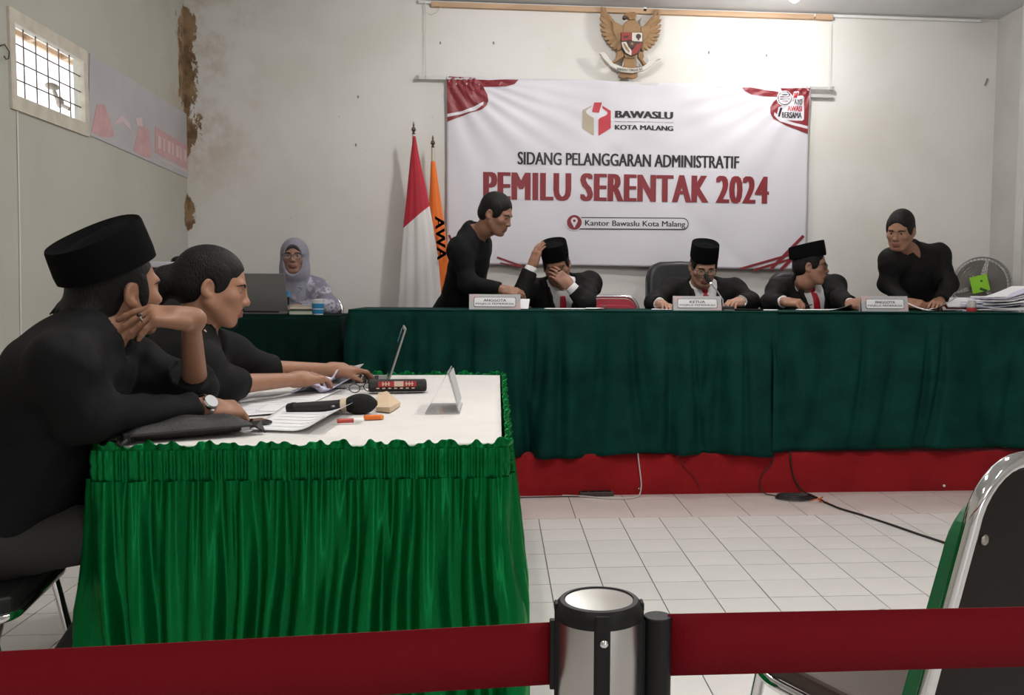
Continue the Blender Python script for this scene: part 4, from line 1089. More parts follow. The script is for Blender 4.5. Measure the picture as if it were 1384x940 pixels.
# documents, folder, tape at the right
rf_ = thing('red_folder', 'dark red folder leaning behind the papers at the right', 'folder', (*tp(1300, .98), ZT_), .1)
MB().box((0, 0, .045), (.26, .012, .10), rotm(-.9, 0, 0)).build('cover', mat('folder_red', (.26, .02, .03), .5), rf_, bevel=.002)
MB().box((0, -.012, .05), (.25, .006, .09), rotm(-.9, 0, 0)).build('contents', M_paper, rf_)
random.seed(8)
for k in range(11):
    q = tp(1338+random.uniform(-4, 4), .78); s = thing('document', 'white document in the pile at right, '+('bottom one', 'second from the bottom', 'third from the bottom', 'fourth from the bottom', 'fifth from the bottom', 'middle one', 'fifth from the top', 'fourth from the top', 'third from the top', 'second from the top', 'topmost one')[k], 'document', (q[0]+.03*(k % 3)+.02*k*.3, q[1]+random.uniform(-.03, .04), ZT_+.0085*k), random.uniform(-.35, .25), group='documents piled on the table')
    hw = .15; kk = k
    MB().slab(lambda u, v: ((u-.5)*.30, (v-.5)*.21, .006+.0012*sin(6*u+kk)+(.11*max(0, u-.35)**1.3*(kk/10))), 8, 3, (0, 0, -.0058)).build('sheets', M_paper if k % 3 else M_paper2, s, True)
    if k in (3, 6, 9): MB().box((.14, .02, .010+.0008*k), (.03, .10, .012)).build('clip', M_rubber, s)
jr = thing('glass_jar', 'small glass jar with red bottom on the table right side', 'jar', (*tp(1313, .60), ZT_))
MB().lathe([(.024, 0), (.026, .004), (.026, .05), (.022, .056), (.020, .062), (.020, .066)], n=20).build('glass', mat('jar_glass', (.75, .75, .72), .08, trans=.6, ior=1.3), jr, True)
MB().lathe([(.0265, .002), (.0272, .004), (.0272, .024), (.0265, .026)], n=20).build('band', mat('jar_red', (.33, .03, .03), .4), jr, True)
# gooseneck microphone of the chairman
q = P(978, 417, .74); gm = thing('desk_microphone', 'black gooseneck desk microphone beside the KETUA name stand', 'microphone', (q[0], .74, ZT_))
MB().box((0, 0, .012), (.10, .12, .024)).build('base', M_mic, gm, bevel=.006)
h0 = P(961, 384, .80)-np.array(gm.location); h1 = P(952.5, 371, .86)-np.array(gm.location)
MB().tube([(0, .01, .02), (.0, .02, .06), tuple(h0*.6+np.array([0.008, .01, .02])), tuple(h0)], .004, 8).build('gooseneck', M_steel, gm, True)
dh = (h1-h0)/np.linalg.norm(h1-h0)
MB().tube([h0-dh*.006, h0+dh*.006], .0095, 12).build('light_ring', mat('ring_light', (.8, .8, .75), .2, metal=.4), gm, True)
MB().tube([h0+dh*.006, h0+dh*.02, h0+dh*.07, h0+dh*.082, h0+dh*.088], [.009, .0125, .014, .011, .003], 14).build('foam_head', M_foam, gm, True)
ph2 = thing('smartphone', 'black smartphone on the table right of the KETUA stand', 'phone', (*tp(1012, .64), ZT_), .1)
MB().box((0, 0, .006), (.15, .07, .009)).build('body', M_rubber, ph2, bevel=.003); MB().box((0, 0, .011), (.14, .064, .0008)).build('screen', MATS['phone_glass'], ph2)

# ---- woman's table
ZH = HZ+.0005
la, lb = P(330, 428, 1.12), P(383, 428, 1.12)
t, lid2, hp2, Rt2 = laptop('dark grey laptop seen from behind on the small table', ((la[0]+lb[0])/2-.01, 1.19, ZH), pi-.06, .34, .23, radians(14), mat('laptop_dark', (.21, .205, .205), .4, metal=.3), .23)
def book(label, x, y, z, sx, sy, sz, col, rz):
    t = thing('book', label, 'book', (x, y, z), rz)
    m = mat('book_'+label.split()[0], col, .6)
    MB().box((0, 0, .0015), (sx, sy, .003)).box((0, 0, sz-.0015), (sx, sy, .003)).box((-sx/2+.0015, 0, sz/2), (.003, sy, sz)).build('cover', m, t)
    MB().box((.001, 0, sz/2), (sx-.006, sy-.006, sz-.006)).build('pages', mat('book_pages', (.66, .62, .54), .8), t)
q = P(412, 424, 1.08)
book('green book at the bottom of the small stack', q[0]-.005, 1.08, ZH, .135, .18, .024, (.05, .20, .10), 0)
book('black thin book in the middle of the small stack', q[0], 1.085, ZH+.0245, .13, .17, .008, (.02, .018, .018), .03)
book('cream book on top of the small stack', q[0]-.004, 1.085, ZH+.033, .13, .17, .022, (.50, .45, .36), -.02)
q = P(430, 424, 1.0)
cpx = thing('paper_cup', 'blue and white paper cup beside the book stack', 'cup', (q[0], 1.0, ZH))
MB().lathe([(.0, .001), (.028, .001), (.036, .086), (.0375, .088), (.0365, .0895), (.034, .086), (.027, .004), (.0, .004)], n=28, cap=False).build('body', M_paper, cpx, True)
MB().lathe([(.0287, .006), (.0345, .066)], n=28, cap=False).build('blue_band', mat('cup_blue', (.02, .22, .48), .5), cpx, True)
MB().lathe([(.0318, .032), (.0326, .037)], n=28, cap=False).build('white_stripe', M_paper, cpx, True)
# printer behind the tied-hair man
q = P(226, 356, 1.15)
pr = thing('printer', 'white tray topped printer in the left corner behind men', 'printer', (q[0]+.04, 1.18, HZ+.0005))
hpz = q[2]-HZ
MB().box((0, 0, hpz*.5-.015), (.26, .30, hpz-.03)).build('body', mat('printer_dark', (.03, .03, .032), .5), pr, bevel=.01)
MB().box((0, 0, hpz-.012), (.28, .32, .035)).build('tray', mat('printer_white', (.60, .62, .68), .5), pr, bevel=.008)
MB().sphere((.02, 0, hpz+.012), (.045, .06, .032), 16, 10).build('knob', M_rubber, pr, True)

# ------------------------------------------------------------------ fan
fc = P(1330, 386, 1.62); fr = (P(1362, 386, 1.62)-P(1297, 386, 1.62))[0]/2*1.12
fan = thing('standing_fan', 'standing fan with wire cage and green sticker at the right', 'fan', (fc[0], 1.66, STAGE_Z), -.25)
fz = fc[2]-STAGE_Z
M_wire = mat('fan_wire', (.20, .195, .19), .4, metal=.6)
MB().lathe([(.0, 0), (.17, 0), (.17, .015), (.10, .035), (.03, .05), (.0, .05)], n=30, cap=False).build('base', M_rubber, fan, True)
MB().tube([(0, .03, .04), (0, .03, fz-.03)], .014, 12).build('pole', M_steel, fan, True)
MB().lathe([(.03, 0), (.055, .02), (.06, .10), (.03, .13)], c=(0, .17, fz), n=20, R=rotm(pi/2, 0, 0)).build('motor', mat('fan_motor', (.25, .25, .25), .5), fan, True)
for nm, yy, bulge in (('front_guard', -.045, -.03), ('rear_guard', .035, .03)):
    g = MB()
    for r in np.linspace(.18, 1, 9): g.tube([(fr*r*cos(a), yy+bulge*(1-r*r)*1.0, fz+fr*r*sin(a)) for a in np.linspace(0, 2*pi, 41)[:-1]], .0011, 4, closed=True)
    for k in range(48):
        a = 2*pi*k/48; g.tube([(fr*r*cos(a), yy+bulge*(1-r*r), fz+fr*r*sin(a)) for r in (.16, .6, 1)], .0012, 4)
    g.build(nm, M_wire, fan, True)
MB().tube([(fr*cos(a), -.005, fz+fr*sin(a)) for a in np.linspace(0, 2*pi, 61)[:-1]], .0055, 8, closed=True).build('rim', mat('fan_rim', (.32, .32, .31), .4, metal=.5), fan, True)
M_blade = mat('fan_blade', (.20, .185, .165), .4)
for k in range(3):
    a0 = 2*pi*k/3+.3; bl = MB()
    bl.slab(lambda u, v: (fr*(.15+.75*u)*cos(a0+(v-.5)*(1.6+.45*u)), .01-.03*(v-.5), fz+fr*(.15+.75*u)*sin(a0+(v-.5)*(1.6+.45*u))), 8, 10, (0, .002, 0)).build('blade', M_blade, fan, True)
MB().lathe([(.035, 0), (.03, .04), (.0, .045)], c=(0, .03, fz), n=20, R=rotm(pi/2, 0, 0)).build('hub', M_rubber, fan, True)
M_lime = mat('lime_sticker', (.27, .62, .03), .5)
Rs = rotm(0, -.25, 0)
MB().box((-.03, -.083, fz+.01), (.115, .0025, .115), Rs).build('sticker', M_lime, fan)
MB().box((-.02, -.0846, fz+.03), (.016, .001, .012), Rs).build('sticker_mark', mat('dark_green_ink', (.02, .08, .01), .5), fan)
MB().box((-.005, -.0846, fz-.03), (.05, .001, .016), rotm(0, .35, 0)).build('sticker_mark', MATS['dark_green_ink'], fan)

# ------------------------------------------------------------------ cables on the floor
def cable(label, pts, r, m, name='cable'):
    o = MB().tube(round_path3(pts, .05, 6), r, 6).build(name, m, None, True); tag(o, label, 'cable'); return recenter(o)
g = lambda px, py, z=.006: tuple(PZ(px, py, z))
M_gcab = mat('grey_cable', (.55, .5, .48), .5); M_bcab = mat('black_cable', (.014, .013, .013), .5)
CY = STAGE_Y-.012
cable('pale grey cable hanging from the table to the floor', [P(862, 612, CY-.02), P(864, 630, CY), P(867, 655, CY), P(866, 664, CY-.005), g(864, 671), g(850, 674), g(820, 674), g(790, 671), g(760, 670)], .0038, M_gcab)
cable('thin dark cable along the foot of the platform', [g(700, 673, .004), g(760, 671.5, .004), g(800, 671.2, .004)], .003, M_bcab)
ps = thing('power_strip', 'dark power strip at the foot of the red platform', 'power strip', (*g(806, 669)[:2], 0), .02)
MB().box((0, 0, .0125), (.19, .05, .025)).build('body', mat('strip_dark', (.05, .035, .03), .5), ps, bevel=.005)
for k in range(4): MB().lathe([(.016, .0252), (.016, .0268), (.011, .0268), (.011, .0255)], c=(-.065+.043*k, 0, 0), n=14).build('socket', M_rubber, ps, True)
MB().box((.088, -.0, .026), (.01, .012, .004)).build('switch', mat('switch_red', (.5, .03, .02), .4), ps)
cable('thin black cable looping down the right of platform', [P(1045, 610, CY-.012), P(1045, 626, CY), P(1030, 640, CY), P(1026, 655, CY), g(1032, 668, .005), g(1060, 672, .005)], .003, M_bcab)
cable('black cable dropping from the cloth to the coil', [P(1068, 610, CY-.012), P(1069, 630, CY), P(1073, 648, CY), P(1084, 664, CY-.004), g(1100, 672), g(1112, 677)], .0045, M_bcab)
cable('dark thin cable slanting across the red platform', [P(912, 612, CY-.012), P(925, 630, CY), P(942, 650, CY), P(947, 661, CY)], .0025, mat('dark_red_cable', (.14, .01, .012), .6))
ctr = PZ(1077, 674, .006); coil = []
for k in range(80):
    a = 2*pi*k/26; rr_ = .115-.0004*k+.008*sin(3*a); coil.append((ctr[0]+rr_*cos(a), ctr[1]+rr_*.62*sin(a)+.012*(k/26), .006+.004*(k/26)))
cable('coil of black cable lying on the floor tiles', coil, .005, M_bcab, 'cable_coil')
cable('orange wire tied at the end of the coil', [g(1094, 678, .01), g(1108, 674, .03), g(1113, 671, .02), g(1106, 678, .006), g(1118, 679, .006)], .003, mat('orange_wire', (.6, .13, .04), .5), 'orange_wire')
cable('long black cable running right across the floor tiles', [g(1112, 678), g(1135, 688), g(1160, 695), g(1200, 708), g(1240, 722), g(1280, 735), g(1330, 752)], .0055, M_bcab)
q = P(863.5, 660.5, STAGE_Y-.006); recenter(tag(MB().sphere(q, .006, 10, 8).build('brass_tack', M_chrome, None, True), 'tiny bright tack on the red platform by grey cable', 'tack'))
q = P(1276, 657, STAGE_Y-.006); recenter(tag(MB().sphere(q, .008, 10, 8).build('white_plug', M_white, None, True), 'small white plug at the platform foot at right', 'plug'))
# ------------------------------------------------------------------ smooth organic surfaces (signed distance + surface nets)
V = lambda *a: np.array(a, float)
def unit(v): v = np.array(v, float); return v/(np.linalg.norm(v)+1e-12)
class Sdf:
    def __init__(s): s.p = []; s.disp = None
    def add(s, fn, k=.02, op=1, m=0): s.p.append((fn, k, op, m)); return s
    def cap(s, a, b, ra, rb=None, k=.02, op=1, m=0):
        a = V(*a); b = V(*b); rb = ra if rb is None else rb; ba = b-a; L2 = max(ba @ ba, 1e-9)
        def fn(p):
            h = np.clip(((p-a) @ ba)/L2, 0, 1); return np.linalg.norm(p-a-h[..., None]*ba, axis=-1)-(ra+(rb-ra)*h)
        return s.add(fn, k, op, m)
    def chain(s, pts, rs, k=.02, op=1, m=0):
        for a, b, r0, r1 in zip(pts, pts[1:], rs, rs[1:]): s.cap(a, b, r0, r1, k, op, m)
        return s
    def ell(s, c, r, R=None, k=.02, op=1, m=0):
        c = V(*c); r = V(*r)
        def fn(p):
            q = p-c
            if R is not None: q = q @ R
            k0 = np.linalg.norm(q/r, axis=-1); k1 = np.linalg.norm(q/(r*r), axis=-1)+1e-9
            return np.where(k0 < .05, -r.min(), k0*(k0-1)/k1)
        return s.add(fn, k, op, m)
    def box(s, c, h, R=None, rnd=.005, k=.01, op=1, m=0):
        c = V(*c); h = V(*h)-rnd
        def fn(p):
            q = p-c
            if R is not None: q = q @ R
            q = np.abs(q)-h
            return np.linalg.norm(np.maximum(q, 0), axis=-1)+np.minimum(q.max(-1), 0)-rnd
        return s.add(fn, k, op, m)
    def _op(s, d, e, k, op):
        if op > 0:
            if k <= 0: return np.minimum(d, e)
            h = np.maximum(k-np.abs(d-e), 0)/k; return np.minimum(d, e)-h*h*k*.25
        if k <= 0: return np.maximum(d, -e)
        h = np.maximum(k-np.abs(d+e), 0)/k; return np.maximum(d, -e)+h*h*k*.25
    def ev(s, p):
        d = np.full(p.shape[:-1], 1.)
        for fn, k, op, m in s.p: d = s._op(d, fn(p), k, op)
        if s.disp: d = d+s.disp(p)
        return d
    def march(s, o, d, tmax=.6):
        o = V(*o); d = unit(d); t = 0.
        for _ in range(60):
            e = float(s.ev((o+d*t)[None])[0])
            if e < .0006 or t > tmax: break
            t += max(e*.8, .0008)
        return o+d*t
    def mesh(s, lo, hi, h, name):
        N = 16; B = h*N; lo = V(*lo); hi = V(*hi); nb = np.ceil((hi-lo)/B).astype(int)
        g = np.stack(np.meshgrid(*[np.arange(n) for n in nb], indexing='ij'), -1).reshape(-1, 3)
        hd = B*math.sqrt(3)/2; cen = lo+(g+.5)*B
        keep = np.abs(s.ev(cen)) < hd*1.15+.02
        g = g[keep]; cen = cen[keep]
        ax = np.arange(N+1)*h; off = np.stack(np.meshgrid(ax, ax, ax, indexing='ij'), -1).reshape(-1, 3)
        D = np.full((len(g), (N+1)**3), 1.)
        for fn, k, op, m in s.p:
            sel = np.nonzero(fn(cen) < hd*1.2+k+.01)[0]
            if len(sel) == 0: continue
            pts = lo+g[sel][:, None, :]*B+off[None]
            D[sel] = s._op(D[sel], fn(pts), k, op)
        if s.disp:
            for i in range(0, len(g), 64): D[i:i+64] += s.disp(lo+g[i:i+64][:, None, :]*B+off[None])
        D = D.reshape(-1, N+1, N+1, N+1); S = D < 0
        c = S[:, :-1, :-1, :-1].astype(np.int8)
        tot = sum(S[:, a:N+a, b:N+b, e:N+e].astype(np.int8) for a in (0, 1) for b in (0, 1) for e in (0, 1))
        bi, ci, cj, ck = np.nonzero((tot > 0) & (tot < 8))
        acc = np.zeros((len(bi), 3)); cnt = np.zeros(len(bi))
        corners = [(a, b, e) for a in (0, 1) for b in (0, 1) for e in (0, 1)]
        cv = {q: D[bi, ci+q[0], cj+q[1], ck+q[2]] for q in corners}
        for q in corners:
            for axi in range(3):
                if q[axi]: continue
                r = list(q); r[axi] = 1; r = tuple(r); a, b = cv[q], cv[r]; m = (a < 0) != (b < 0)
                t = np.where(m, a/np.where(m, a-b, 1), 0); pos = np.zeros((len(bi), 3)); pos[:] = q; pos[:, axi] = t
                acc += np.where(m[:, None], pos, 0); cnt += m
        cell = g[bi]*N+np.stack([ci, cj, ck], -1)
        verts = lo+(cell+acc/np.maximum(cnt, 1)[:, None])*h
        dim = nb*N+2; key = ((cell[:, 0]+1)*dim[1]+cell[:, 1]+1)*dim[2]+cell[:, 2]+1
        order = np.argsort(key); sk = key[order]
        def look(c):
            kk = ((c[:, 0]+1)*dim[1]+c[:, 1]+1)*dim[2]+c[:, 2]+1; i = np.searchsorted(sk, kk); i = np.minimum(i, len(sk)-1)
            return np.where(sk[i] == kk, order[i], -1)
        faces = []
        for axi in range(3):
            sl0 = S[:, :N, :N, :N]; sh = [slice(0, N)]*3; sh[axi] = slice(1, N+1); sl1 = S[:, sh[0], sh[1], sh[2]]
            b2, i2, j2, k2 = np.nonzero(sl0 != sl1); c0 = g[b2]*N+np.stack([i2, j2, k2], -1)
            u, w = (axi+1) % 3, (axi+2) % 3; du = np.zeros(3, int); du[u] = 1; dw = np.zeros(3, int); dw[w] = 1
            q = np.stack([look(c0-du-dw), look(c0-dw), look(c0), look(c0-du)], -1)
            ins = sl0[b2, i2, j2, k2]; q = np.where(ins[:, None], q, q[:, ::-1]); faces.append(q[(q >= 0).all(1)])
        F = np.concatenate(faces)
        me = bpy.data.meshes.new(name); me.vertices.add(len(verts)); me.vertices.foreach_set('co', verts.ravel())
        me.loops.add(F.size); me.loops.foreach_set('vertex_index', F.ravel().astype(np.int32))
        me.polygons.add(len(F)); me.polygons.foreach_set('loop_start', np.arange(0, F.size, 4, dtype=np.int32))
        me.update(calc_edges=True); me.validate()
        me.polygons.foreach_set('use_smooth', [True]*len(me.polygons))
        ms = sorted({m for _, _, op, m in s.p if op > 0})
        if len(ms) > 1:
            best = np.full(len(verts), 9.); bm_ = np.zeros(len(verts), int)
            for fn, k, op, m in s.p:
                if op < 0: continue
                d = fn(verts); u = d < best; best[u] = d[u]; bm_[u] = m
            n = len(me.polygons); fv = np.empty(n*4, np.int32); me.loops.foreach_get('vertex_index', fv)
            me.polygons.foreach_set('material_index', bm_[fv.reshape(-1, 4)[:, 0]].astype(np.int32))
        return me
    def obj(s, name, mats, parent, lo, hi, h, smooth_it=0):
        me = s.mesh(lo, hi, h, name); o = np.array(parent.location)
        n = len(me.vertices); a = np.empty(n*3); me.vertices.foreach_get('co', a); me.vertices.foreach_set('co', (a.reshape(-1, 3)-o).ravel()); me.update()
        ob = link(name, me, parent, mats)
        if smooth_it:
            md = ob.modifiers.new('smooth', 'SMOOTH'); md.factor = .5; md.iterations = smooth_it
        return ob

# ------------------------------------------------------------------ people
M_lip = mat('lip', (.22, .08, .065), .45)
def skin(nm, c): return mat('skin_'+nm, c, .48, spec=.4, noise=.06, nscale=30, bump=.06, bscale=220)
M_hair = mat('black_hair', (.006, .0055, .0055), .55, spec=.25, bump=.5, bscale=220, stretch=(1, 1, .35))
M_eyew = mat('eye_white', (.40, .37, .35), .25); M_iris = mat('eye_dark', (.015, .009, .006), .15)
M_bsh = mat('black_shirt', (.0065, .0065, .0072), .8, spec=.2, bump=.2, bscale=300)
M_suit = mat('black_suit', (.0085, .0082, .0082), .75, spec=.2, bump=.15, bscale=300)
M_peci = mat('velvet_cap', (.004, .004, .0044), .95, spec=.08)
M_wshirt = mat('white_shirt', (.68, .67, .68), .75)
M_tie = mat('red_tie', (.40, .008, .022), .5, bump=.1, bscale=200)
M_trouser = mat('charcoal_trousers', (.030, .028, .028), .85)

def head_R(yaw, pitch=0., roll=0.):
    """yaw clockwise from +Y seen from above; columns right, forward, up"""
    y, p, r = radians(yaw), radians(pitch), radians(roll)
    f0 = V(sin(y), cos(y), 0); r0 = V(cos(y), -sin(y), 0); u0 = V(0, 0, 1)
    f = f0*cos(p)+u0*sin(p); u = u0*cos(p)-f0*sin(p)
    rr = r0*cos(r)+u*sin(r); uu = -r0*sin(r)+u*cos(r)
    return np.stack([rr, f, uu], 1)
def head(s, o, R, sc=1., jaw=1., eye_open=1., nose=1.):
    L = lambda x, y, z: o+R @ (V(x, y, z)*sc)
    e = lambda c, r, k=.02, op=1, m=0, RR=None: s.ell(L(*c), V(*r)*sc, R if RR is None else RR, k*sc, op, m)
    c_ = lambda a, b, ra, rb, k=.01, op=1, m=0: s.cap(L(*a), L(*b), ra*sc, rb*sc, k*sc, op, m)
    e((0, -.014, .03), (.075, .095, .083))
    e((0, .004, -.01), (.069, .080, .080), .03)
    e((0, .026, -.040), (.058*jaw, .058, .066), .03)
    e((0, .034, -.078), (.046*jaw, .046, .036), .03)
    c_((-.016, .068, -.104), (.016, .068, -.104), .013, .013, .022)
    for sx in (-1, 1):
        c_((sx*.060*jaw, -.002, -.055), (sx*.030, .055, -.098), .014, .012, .03)
        e((sx*.043, .058, -.026), (.022, .020, .018), .022)
    c_((-.036, .076, .018), (.036, .076, .018), .0095, .0095, .016)
    for sx in (-1, 1):
        e((sx*.031, .094, -.002), (.021, .016, .0115), .014, -1)
        e((sx*.031, .0705, -.002), (.0150, .0135, .0135), .006)
        if eye_open > 0: e((sx*.031, .090, -.003), (.0135, .0135, .0052*eye_open), .002, -1)
    c_((0, .083, .010), (0, .098*nose, -.028), .0075, .0095, .012)
    e((0, .1000*nose, -.034), (.0125, .0125, .0105), .010)
    for sx in (-1, 1): e((sx*.0135, .092, -.037), (.0085, .011, .0078), .006)
    e((0, .080, -.062), (.027, .013, .018), .014)
    e((0, .0900, -.0665), (.0205, .0080, .0046), .004, 1, 1)
    e((0, .0895, -.0770), (.0180, .0085, .0054), .004, 1, 1)
    c_((-.022, .1005, -.0715), (.022, .1005, -.0715), .0016, .0016, .002, -1)
    for sx in (-1, 1):
        Re = R @ rotm(radians(-8), 0, radians(sx*22))
        e((sx*.079, -.014, -.012), (.0075, .0175, .029), .006, 1, 0, Re)
        e((sx*.0875, -.008, -.006), (.0085, .0105, .0185), .003, -1, 0, Re)
        e((sx*.079, -.006, -.035), (.007, .010, .010), .006)
    return L
def eyes(parent, o, R, sc=1., look=(0., 0.)):
    po = np.array(parent.location)
    for sx in (-1, 1):
        c = o+R @ (V(sx*.031, .0705, -.002)*sc)
        mb = MB(); Rl = R @ rotm(radians(look[1]), 0, radians(-look[0])); mb.sphere(c-po, .0128*sc, 16, 12, Rl @ rotm(-pi/2, 0, 0))
        for i, f in enumerate(mb.f):
            ctr = sum(np.array(mb.v[k]) for k in f)/len(f)-(c-po)
            if unit(ctr) @ Rl[:, 1] > .80: mb.mi[i] = 1
        mb.build('eye', [M_eyew, M_iris], parent, 'all')
def brows(h, L, b, R, sc=1., w=.0036):
    for sx in (-1, 1):
        h.chain([b.march(L(x*sx, .17, z), -R[:, 1], .2)-R[:, 1]*.0012*sc for x, z in ((.012, .0135), (.022, .0175), (.034, .0185), (.046, .0150), (.054, .0100))], [w*.9*sc, w*1.1*sc, w*1.05*sc, w*.9*sc, w*.5*sc], .002)
def hand(s, w, fdir, dorsal, side, curls=(20, 25, 15), spread=4., thumb=(35, 20), sc=1., m=0, per=None, k=.006):
    """w wrist, fdir along the palm, dorsal = back of the hand, side +1 right -1 left; returns fn for local points"""
    y = unit(fdir); z = V(*dorsal)-y*(V(*dorsal) @ y); z = unit(z); x = np.cross(y, z)*(-side)     # +x towards the thumb
    R = np.stack([x, y, z], 1); L = lambda a, b, c: w+R @ (V(a, b, c)*sc)
    s.box(L(0, .050, -.002), V(.040, .046, .0145)*sc, R, .012*sc, .012, 1, m)
    s.cap(L(0, -.01, 0), L(0, .03, -.001), .026*sc, .028*sc, .02, 1, m)
    s.cap(L(.018, .012, -.008), L(.030, .045, -.010), .017*sc, .014*sc, .014, 1, m)
    tips = []
    for i, (bx, ln) in enumerate(((.030, .074), (.0105, .082), (-.0095, .077), (-.0285, .060))):
        cu = per[i] if per else curls; sp = radians(spread*(1.5-i)); p = V(bx, .092-.004*abs(i-1), 0); a = 0.
        r = .0092-.0005*i*(1 if i != 1 else .5)
        for j, f in enumerate((.46, .30, .24)):
            a += radians(cu[j]); d = V(sin(sp)*cos(a), cos(sp)*cos(a), -sin(a)); q = p+d*ln*f
            r2 = r*(.93 if j < 2 else .82); s.cap(L(*p), L(*q), r*sc, r2*sc, k if j == 0 else .003, 1, m); p = q; r = r2
        tips.append(L(*p))
    a, b = radians(thumb[0]), radians(thumb[1]); p = V(.028, .030, -.010); d = V(sin(a), cos(a), -sin(b)*.8)
    q = p+d*.036; s.cap(L(*p), L(*q), .0125*sc, .0108*sc, .01, 1, m)
    d2 = unit(V(sin(a)*.55, cos(a), -sin(b)*1.0)); q2 = q+d2*.030; s.cap(L(*q), L(*q2), .0105*sc, .0085*sc, .004, 1, m)
    tips.append(L(*q2)); return L, tips
class Torso:
    def __init__(t, neck, pelvis, sr, sl):
        t.N, t.P, t.SR, t.SL = map(lambda q: V(*q), (neck, pelvis, sr, sl))
        t.U = unit(t.N-t.P); r = t.SR-t.SL; r = unit(r-t.U*(r @ t.U)); t.Rr = r; t.F = np.cross(t.U, r)
        t.R = np.stack([t.Rr, t.F, t.U], 1); t.len = np.linalg.norm(t.N-t.P)
    def L(t, x, y, z): return t.N+t.R @ V(x, y, z)
    def add(t, s, off=0., w=1., m=0, k=.06, belly=1.):
        l = t.len
        s.ell(t.L(0, .012, -.36*l), V(.155*w+off, .108+off, .19*l/.5+off), t.R, k, 1, m)
        s.ell(t.L(0, .018, -.74*l), V(.140*w+off, .105*belly+off, .17+off), t.R, k, 1, m)
        s.ell(t.P, V(.158*w+off, .12+off, .11+off), t.R, k, 1, m)
        for sh in (t.SR, t.SL):
            s.cap(t.L(0, -.02, .0), sh-t.U*.004, .046+off, .042+off, k*1.2, 1, m)
            s.cap(t.L(0, -.005, -.10), sh-t.U*.03, .075+off, .045+off, k, 1, m)
        return s
def arm(s, sh, el, wr, off=0., frac=1., m=0, r=(.050, .041, .030), k=.03):
    sh, el, wr = V(*sh), V(*el), V(*wr)
    s.cap(sh, el, r[0]+off, r[1]+off, k, 1, m)
    if frac > 0:
        q = el+(wr-el)*frac; s.cap(el, q, r[1]+off, r[1]+(r[2]-r[1])*frac+off, k*.6, 1, m)
def cuff(s, a, b, fr, rad=.060):
    a, b = V(*a), V(*b); ax = unit(b-a); q = a+(b-a)*fr
    def fn(p):
        t = (p-q) @ ax; pr = np.linalg.norm(p-q-t[..., None]*ax, axis=-1); return np.maximum(np.maximum(-t, pr-rad), t-.16)
    s.add(fn, .003, -1)
def wrinkle(amp, f=38., seed=0.):
    def d(p):
        x, y, z = p[..., 0], p[..., 1], p[..., 2]
        w = np.sin(f*.31*x+seed+2*np.sin(f*.17*z))+np.sin(f*.23*y+1.7*seed)
        return amp*(np.sin(f*z*.8+2.3*w+f*.4*x)*.6+np.sin(f*(x*.7+y*.6-z*.5)+1.9*w+seed)*.5)
    return d
def bounds(pts, pad=.2):
    a = np.array([V(*p) for p in pts]); return a.min(0)-pad, a.max(0)+pad
def peci(parent, o, R, sc=1., tilt=0., h=.095, a=.086, b=.112, base=.052, yo=-.016, roll=0.):
    po = np.array(parent.location); Rt = R @ rotm(radians(tilt), radians(roll), 0); c = o+R @ (V(0, yo, base)*sc)
    mb = MB(); n = 48
    rows = [(1.0, .0, 0), (1.012, .02, 0), (1.0, h*.6, 0), (.985, h-.006, 0), (.965, h, 0), (.93, h-.002, 0), (.7, h-.010, 1), (.35, h-.004, 1)]
    vs = []
    for sc_, z, dip in rows:
        for k in range(n):
            t_ = 2*pi*k/n; ex = 2.3; cx = abs(cos(t_))**(2/ex)*np.sign(cos(t_)); cy = abs(sin(t_))**(2/ex)*np.sign(sin(t_))
            zz = z+(.010*(z/h))*cy-(.006*dip*abs(cx)); vs.append(c+Rt @ (V(a*sc_*cx, b*sc_*cy, zz)*sc)-po)
    vs.append(c+Rt @ (V(0, 0, h-.001)*sc)-po)
    m = len(rows); fs = [(i*n+k, i*n+(k+1) % n, (i+1)*n+(k+1) % n, (i+1)*n+k) for i in range(m-1) for k in range(n)]
    fs += [((m-1)*n+k, (m-1)*n+(k+1) % n, m*n) for k in range(n)]; fs.append(tuple(range(n-1, -1, -1)))
    return mb.add(vs, fs).build('cap', M_peci, parent, True)
def glasses(parent, o, R, sc=1., col=(.02, .02, .02), lens=None, dy=0.):
    po = np.array(parent.location); L = lambda x, y, z: o+R @ (V(x, y+dy, z)*sc)-po
    g = link('glasses', bpy.data.meshes.new('glasses'), parent, mat('specs_%d' % int(col[0]*999), col, .3))
    mb = MB()
    for sx in (-1, 1):
        ring = []
        for k in range(24):
            t_ = 2*pi*k/24; cx = abs(cos(t_))**.7*np.sign(cos(t_)); cz = abs(sin(t_))**.7*np.sign(sin(t_))
            ring.append(L(sx*.033+.0265*cx, .1005-.006*abs(sx*.033+.0265*cx)/.06, -.006+.0185*cz))
        mb.tube(ring, .0019*sc, 6, closed=True)
        mb.tube([L(sx*.060, .094, .004), L(sx*.076, .075, .004), L(sx*.083, .0, .002), L(sx*.083, -.018, -.010)], .0019*sc, 6)
        if lens:
            ln = MB().prism([r-R @ V(0, -.0004, 0) for r in ring], [r+R @ V(0, -.0012, 0) for r in ring]); lo = ln.build('lens', lens, g)
    mb.tube([L(-.008, .1005, .0), L(0, .104, .003), L(.008, .1005, .0)], .0019*sc, 6)
    me = mb.mesh('glasses', True); me.materials.append(g.data.materials[0]); g.data = me
    return g
